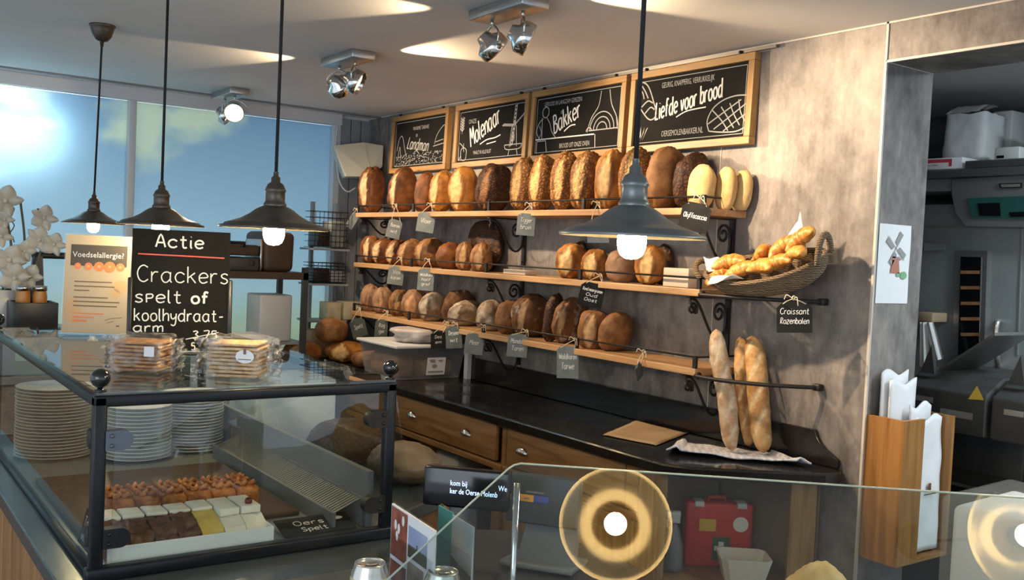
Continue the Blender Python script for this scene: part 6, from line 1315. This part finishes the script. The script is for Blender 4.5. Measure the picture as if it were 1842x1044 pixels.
b = MB(); b.add([(hx0, 1.942, hz0), (hx0, 1.942, hz1), (hx0, 1.80, hz1), (hx0, 1.80, hz0), (hx0+.014, 1.942, hz0), (hx0+.014, 1.942, hz1), (hx0+.014, 1.80, hz1), (hx0+.014, 1.80, hz0)], [(0, 1, 2, 3), (7, 6, 5, 4), (0, 4, 5, 1), (1, 5, 6, 2), (2, 6, 7, 3), (3, 7, 4, 0)]); obj('side_panel', b, 'orange', t)
b = MB(); b.box((hx1-.014, 1.80, hz0), (hx1, 1.942, hz1)); obj('side_panel', b, 'orange', t)
b = MB(); b.box((hx0+.014, 1.928, hz0), (hx1-.014, 1.942, hz1-.02)); obj('back_panel', b, 'orange', t)
b = MB(); b.box((hx0, 1.80, hz0-.014), (hx1, 1.942, hz0)); obj('bottom', b, 'orange', t)
b = MB(); b.box((hx0+.014, 1.80, hz0), (hx0+.12, 1.812, hz1)); obj('front_panel', b, 'orange', t)
def paper_bag(x0, x1, y, z0, z1, lab, sl=.04, m='paper'):
    b = MB(); M = frame((x0, y, z0), (1, 0, 0), (sl, .02, 1)); W = x1-x0; Hh = z1-z0
    b.grid(lambda u, v: (W*u, Hh*v+(.012*math.sin(u*7+x0*30) if v > .9 else 0), .006*noise.noise(V((u*3, v*5, x0*9)))), 10, 24, M)
    o = obj('paper_bag', b, m, solid=.006); tag(o, lab, 'paper bag', 'white paper bags in the wooden holder'); return M
paper_bag(2.93, 3.08, 1.905, .64, 1.25, 'tall white paper bag at the back left of the wooden holder', .03)
paper_bag(2.95, 3.10, 1.885, .64, 1.22, 'white paper bag second from the back in the wooden holder', .02)
paper_bag(3.03, 3.16, 1.858, .64, 1.14, 'white paper bag behind the printed one in the wooden holder', .03)
M = paper_bag(3.02, 3.175, 1.826, .64, 1.10, 'front white paper bag with a small brown print in the wooden holder', .02)
b = MB(); b.rect(.07, .21, .088, .235, .012, M); b.rect(.045, .195, .12, .199, .012, M); b.v = [p for p in b.v]; o = obj('print', b, 'dwood', bpy.data.objects[[q.name for q in bpy.data.objects if q.name.startswith('paper_bag')][-1]]) if False else None
fb = [q for q in COL.objects if q.get('label', '').startswith('front white paper bag')][0]; obj('bag_print', b, 'dwood', fb)

# ================================================================== KITCHEN
OX = 4.0
def kx(x, y, X=OX): return onx(X, x, y)
t = thing('steel_oven', 'large dull steel oven with a dark hood and teal control panel in the kitchen', 'oven', (4.4, 2.0, 0))
b = MB(); b.rbox((OX, .9, .05), (4.9, 2.75, 1.90), .006); obj('oven_body', b, 'oven', t)
hz0_, hz1_ = kx(1760, 408).z, kx(1760, 322).z
hy0 = kx(1712, 330, OX-.08).y
b = MB(); prof = [(hy0, 2.0), (hy0-.012, 1.90), (hy0-.05, 1.78), (hy0-.07, 1.765), (.9, 1.765), (.9, 2.0)]
prof = [(onx(OX-.08, 1710, 322).y, onx(OX-.08, 1710, 322).z), (onx(OX-.08, 1711, 350).y, onx(OX-.08, 1711, 350).z), (onx(OX-.08, 1718, 385).y, onx(OX-.08, 1718, 385).z), (onx(OX-.08, 1735, 408).y, onx(OX-.08, 1735, 408).z), (.9, onx(OX-.08, 1735, 408).z-.02), (.9, onx(OX-.08, 1710, 322).z+.02)]
Mp = frame((OX-.08, 0, 0), (0, 1, 0), (0, 0, 1)); b.prism(prof, -.085, 0, Mp) if False else b.add([(OX-.08, y, z) for y, z in prof]+[(OX, y, z) for y, z in prof], [tuple(range(6)), tuple(range(11, 5, -1))]+[(i, (i+1) % 6, 6+(i+1) % 6, 6+i) for i in range(6)]); obj('hood', b, 'ovend', t, bevel=.004)
def kquad(pts, X, m, nm, th=.006):
    P = [onx(X, *q) for q in pts]; b = MB(); k = len(P); b.add(P+[p+V((th, 0, 0)) for p in P], [tuple(range(k)), tuple(range(2*k-1, k-1, -1))]+[(i, (i+1) % k, k+(i+1) % k, k+i) for i in range(k)]); return obj(nm, b, m, t)
kquad([(1740, 357), (1860, 352), (1860, 394), (1748, 392)], OX-.086, 'tealscreen', 'control_panel'); kquad([(1758, 366), (1798, 365), (1800, 389), (1762, 388)], OX-.089, 'screen', 'display', .004); kquad([(1815, 382), (1842, 381), (1842, 390), (1818, 390)], OX-.089, 'screen', 'display', .004)
kquad([(1796, 330), (1838, 329), (1838, 338), (1798, 339)], OX-.087, 'iron', 'nameplate'); kquad([(1800, 332), (1834, 331), (1834, 336), (1802, 337)], OX-.090, 'silver', 'nameplate_bar', .004)
ztop = onx(OX-.10, 1740, 303).z
b = MB(); b.rbox((OX-.10, .9, ztop-.035), (4.9, 2.80, ztop), .004); obj('top_slab', b, 'steel', t)
yr = onx(OX-.10, 1736, 300).y; b = MB(); b.rbox((OX-.102, .9, ztop+.0005), (OX-.02, yr, onx(OX-.10, 1790, 287).z), .003); obj('raised_edge', b, 'steel', t)
b = MB(); b.rbox((OX-.06, .9, ztop-.09), (4.9, 2.80, ztop-.036), .004); obj('upper_panel', b, 'oven', t)
kquad([(1719, 451), (1776, 452), (1770, 640), (1713, 640)], OX-.016, 'steel', 'window_frame', .015); kquad([(1728, 462), (1765, 463), (1760, 640), (1723, 640)], OX-.020, 'screen', 'window_pane', .004)
b = MB()
for k in range(5):
    b = MB(); p = onx(OX-.022, 1728, 490+k*28); q = onx(OX-.022, 1762, 490+k*28); b.bar(p, q, .002, .014); obj('oven_rack_bar', b, 'peel', t)
b = MB()
for (a_, c_) in (((1838, 410), (1830, 640)),): b.bar(onx(OX-.002, *a_), onx(OX-.002, *c_), .004, .006, (0, 1, 0))
b.bar(onx(OX-.004, 1666, 341), onx(OX-.004, 1710, 340), .006, .008); b.bar(onx(OX-.004, 1668, 408), onx(OX-.004, 1742, 408), .006, .008); obj('door_seam', b, 'silver', t)
b = MB(); b.tube(bez([onx(OX, 1797, 578), onx(OX-.05, 1794, 580), onx(OX-.055, 1791, 600), onx(OX-.055, 1793, 640), onx(OX, 1796, 660)], 5), .012, 8); obj('door_handle', b, 'silver', t)
kquad([(1662, 437), (1700, 440), (1698, 450), (1662, 451)], OX-.012, 'oven', 'latch', .01)
ztop = ztop+.0008
# ducts above
t = thing('ventilation_duct', 'grey ventilation ducts running above the oven', 'duct', (4.8, 2.2, 2.2))
b = MB(); b.tube([(4.75, .6, 2.33), (4.75, 3.6, 2.33)], .085, 20); obj('round_duct', b, 'oven', t)
b = MB(); b.rbox((5.0, .6, 2.08), (5.4, 3.6, 2.24), .01); obj('flat_duct', b, 'ovend', t)
b = MB()
for k in range(26): b.box((4.985, 1.3+k*.05, 2.17), (4.995, 1.33+k*.05, 2.225))
obj('vent_slot', b, 'screen', t)
# goods on the oven
def kbox(px0, py0, px1, py1, X, dx, m, nm, label, cat, zb_=None):
    a = onx(X, px0, py1); c = onx(X, px1, py0); z0 = zb_ if zb_ is not None else a.z; b = MB(); b.rbox((X, c.y, z0), (X+dx, a.y, c.z), .005); return b, a, c
b, a, c = kbox(1640, 282, 1732, 303, 3.905, .14, 'redbox', 'carton', '', '', ztop)
t = thing('fries_carton', 'pinkish red printed carton of fries lying on the oven edge', 'carton', (4.0, a.y, ztop)); obj('carton_body', b, 'paper', t)
Mk = frame((3.9045, a.y, ztop), (0, -1, 0), (0, 0, 1)); Wk, Hk = a.y-c.y, c.z-ztop
b = MB(); b.rect(.004, .02*0+.012, Wk*.80, Hk-.006, .001, Mk); obj('print_panel', b, 'redbox', t); b = MB(); b.rect(Wk*.30, Hk*.22, Wk*.74, Hk*.58, .0014, Mk); obj('name_field', b, 'white', t); b = MB(); b.text('verse frites', Wk*.40, Hk*.30, Hk*.30, .0018, Mk, 'CENTER', .9); obj('lettering', b, 'dwood', t)
a = onx(4.08, 1688, 290); c = onx(4.08, 1774, 200)
t = thing('paper_sack', 'crumpled white paper sack standing open on the oven', 'bag', (4.2, (a.y+c.y)/2, ztop))
b = MB(); cyy = (a.y+c.y)/2; hw = (a.y-c.y)/2; hh = c.z-ztop
def sack(u, v):
    ang = 2*math.pi*u; cx_, sx_ = math.cos(ang), math.sin(ang); k = (abs(cx_)**6+abs(sx_)**6)**(-1/6); w = 1-.06*v+.04*noise.noise(V((cx_*2, sx_*2, v*4)))+.03*noise.noise(V((cx_*6, sx_*6, v*9)))
    return (4.18+.10*k*cx_*w, cyy+hw*k*sx_*w, ztop+hh*v*(1+.04*noise.noise(V((cx_*2, sx_*2, 9)))))
b.grid(sack, 48, 22); obj('sack_body', b, 'wpaper', t)
b = MB(); b.grid(lambda u, v: (4.09+.16*v, cyy+hw*(.85-1.5*u), ztop+hh*(1.02+.16*math.sin(v*2.2))+.012*noise.noise(V((u*4, v*4, 1)))), 10, 8); obj('top_flap', b, 'wpaper', t)
b, a, c = kbox(1780, 198, 1822, 290, 4.31, .12, '', '', '', '', ztop); t = thing('printed_pack', 'white pack with red dots and an amber side, right of the white sack', 'pack', (4.2, a.y, ztop)); obj('pack_body', b, 'plw', t)
Mk = frame((4.3095, a.y, ztop), (0, -1, 0), (0, 0, 1)); Wk, Hk = a.y-c.y, c.z-ztop; b = MB(); b.rect(.0, Hk*.25, Wk*.35, Hk*.62, .001, Mk); obj('amber_print', b, 'bottle', t); b = MB()
for x, y in ((.3, .85), (.6, .86), (.35, .75), (.5, .78)): b.disc((Wk*x, Hk*y), .008, .001, 10, Mk)
obj('dot_print', b, 'redbox', t)
b = MB(); c0 = onx(4.06, 1845, 258); b.lathe([(0, 0), (.075, 0), (.085, .17), (.09, .175), (.09, .185), (0, .185)], 24, Matrix.Translation((4.20, c0.y-.02, ztop+.001))); tag(obj('bucket', b, 'plw'), 'white plastic bucket at the right frame edge on the oven', 'bucket')
b, a, c = kbox(1788, 263, 1835, 288, 3.99, .10, '', '', '', '', ztop); t = thing('label_printer', 'small pale grey device with dark slots on the oven front edge', 'device', (3.97, a.y, ztop)); obj('body', b, 'plw', t); Mk = frame((3.9895, a.y, ztop), (0, -1, 0), (0, 0, 1)); Wk, Hk = a.y-c.y, c.z-ztop
b = MB(); b.rect(Wk*.05, Hk*.1, Wk*.35, Hk*.3, .001, Mk); b.rect(Wk*.55, Hk*.1, Wk*.85, Hk*.35, .001, Mk); b.rect(Wk*.1, Hk*.5, Wk*.4, Hk*.62, .001, Mk); obj('slot', b, 'screen', t)
# cloths on a hook by the oven side
t = thing('hanging_cloths', 'white cloths hanging from a small grey bracket beside the oven window', 'cloth', (3.95, 2.25, 1.4))
kk = onx(3.90, 1660, 570); 
b = MB(); b.rbox((3.88, onx(3.90, 1682, 570).y, kk.z-.02), (3.998, onx(3.90, 1655, 570).y, kk.z+.02), .003); obj('wall_mount', b, 'card', t)
for (pts_) in ([(1655, 580), (1668, 580), (1672, 660), (1654, 660)], [(1664, 580), (1679, 580), (1696, 645), (1680, 652)]):
    P = [onx(3.87, *q) for q in pts_]; b = MB(); b.grid(lambda u, v: P[0]*(1-u)*(1-v)+P[1]*u*(1-v)+P[2]*u*v+P[3]*(1-u)*v+V((.008*math.sin(u*9), 0, 0)), 8, 10); obj('cloth', b, 'paper', t)
# bread slicers
def slicer(ya, yb, X, label):
    z0 = .55; zt = 1.215; t = thing('bread_slicer', label, 'bread slicer', (X+.25, (ya+yb)/2, 0), 'bread slicers in the kitchen')
    b = MB(); b.rbox((X+.02, yb, 0), (X+.5, ya, z0), .008); b.rbox((X+.30, yb, z0), (X+.5, ya, 1.0), .006); obj('cabinet', b, 'slicer', t)
    b = MB(); b.add([(X, yb, 1.0), (X+.5, yb, 1.0), (X+.5, yb, zt), (X+.12, yb, zt), (X, yb, zt-.06), (X, ya, 1.0), (X+.5, ya, 1.0), (X+.5, ya, zt), (X+.12, ya, zt), (X, ya, zt-.06)], [(0, 1, 2, 3, 4), (9, 8, 7, 6, 5), (0, 5, 6, 1), (1, 6, 7, 2), (2, 7, 8, 3), (3, 8, 9, 4), (4, 9, 5, 0)]); obj('hood', b, 'slicer', t, bevel=.008)
    b = MB(); b.box((X-.004, yb+.05, 1.06), (X, yb+.16, 1.085)); b.box((X-.004, ya-.12, 1.10), (X, ya-.05, 1.12)); obj('label_plate', b, 'silver', t)
    b = MB(); ym = (ya+yb)/2; b.add([(X+.06, ya-.10, zt+.0), (X+.34, ya-.10, zt), (X+.34, yb+.02, zt+.16), (X+.06, yb+.02, zt+.16), (X+.06, ya-.10, zt+.012), (X+.34, ya-.10, zt+.012), (X+.34, yb+.02, zt+.172), (X+.06, yb+.02, zt+.172)], [(0, 1, 2, 3), (7, 6, 5, 4), (0, 4, 5, 1), (1, 5, 6, 2), (2, 6, 7, 3), (3, 7, 4, 0)]); obj('feed_chute', b, 'nickel', t)
    b = MB(); b.add([(X+.05, ya-.09, zt-.01), (X+.05, ya-.03, zt-.01), (X+.05, ya-.07, zt+.10), (X+.07, ya-.09, zt-.01), (X+.07, ya-.03, zt-.01), (X+.07, ya-.07, zt+.10)], [(0, 1, 2), (5, 4, 3), (0, 3, 4, 1), (1, 4, 5, 2), (2, 5, 3, 0)]); obj('chute_fin', b, 'slicer', t)
    b = MB(); b.box((X+.02, yb+.02, .80), (X+.29, ya-.02, .812)); b.add([(X+.05, yb+.10, .57), (X+.25, yb+.10, .57), (X+.25, yb+.02, .78), (X+.05, yb+.02, .78), (X+.05, yb+.11, .575), (X+.25, yb+.11, .575), (X+.25, yb+.03, .785), (X+.05, yb+.03, .785)], [(0, 1, 2, 3), (7, 6, 5, 4), (0, 4, 5, 1), (1, 5, 6, 2), (2, 6, 7, 3), (3, 7, 4, 0)]); obj('outfeed_tray', b, 'nickel', t)
    b = MB(); b.box((X-.03, yb+.01, z0), (X+.29, ya-.01, z0+.02)); obj('crumb_ledge', b, 'peel', t)
    return t
t = slicer(2.16, 1.83, 3.46, 'left black bread slicer with a tilted steel chute in the kitchen')
b = MB(); b.add([(3.458, 1.87, 1.19), (3.458, 1.90, 1.135), (3.458, 1.84, 1.14)], [(0, 1, 2)]); obj('warning_sticker', b, 'yel', t)
b = MB(); b.box((3.455, 1.97, 1.035), (3.459, 2.005, 1.085)); obj('green_sticker', b, 'slate_grey', t)
t = slicer(1.815, 1.45, 3.46, 'right black bread slicer, cut by the frame edge')
b = MB(); b.sphere((3.425, 1.84, .60), .012, 10, 8); b2 = obj('pilot_light', b, 'ledb', t)
b = MB(); b.sphere((3.42, 1.80, .60), .022, 10, 8); obj('stop_button', b, 'redbox', t)
# ================================================================== LIGHT
w = bpy.data.worlds.new('daylight_world'); SC.world = w; w.use_nodes = True; bg = w.node_tree.nodes['Background']; bg.inputs['Color'].default_value = (.74, .86, 1.0, 1); bg.inputs['Strength'].default_value = 1.0
light('shop_window_daylight', 'AREA', (-2.6, -.6, 1.7), 42, (.82, .91, 1.0), (1, .45, -.05), 3.0, sy=2.0)
light('kitchen_fill_light', 'AREA', (3.6, .6, 2.38), 34, (.80, .95, 1.0), (0, 0, -1), .3, sy=1.4)  # unseen area light added to brighten the kitchen
SC.view_settings.view_transform = 'Standard'; SC.view_settings.look = 'None'; SC.view_settings.gamma = 1; SC.view_settings.use_curve_mapping = False
SC.view_settings.exposure = .36
SC.cycles.max_bounces = 10; SC.cycles.transparent_max_bounces = 24; SC.cycles.use_denoising = True; SC.cycles.sample_clamp_indirect = 4; SC.cycles.caustics_reflective = False
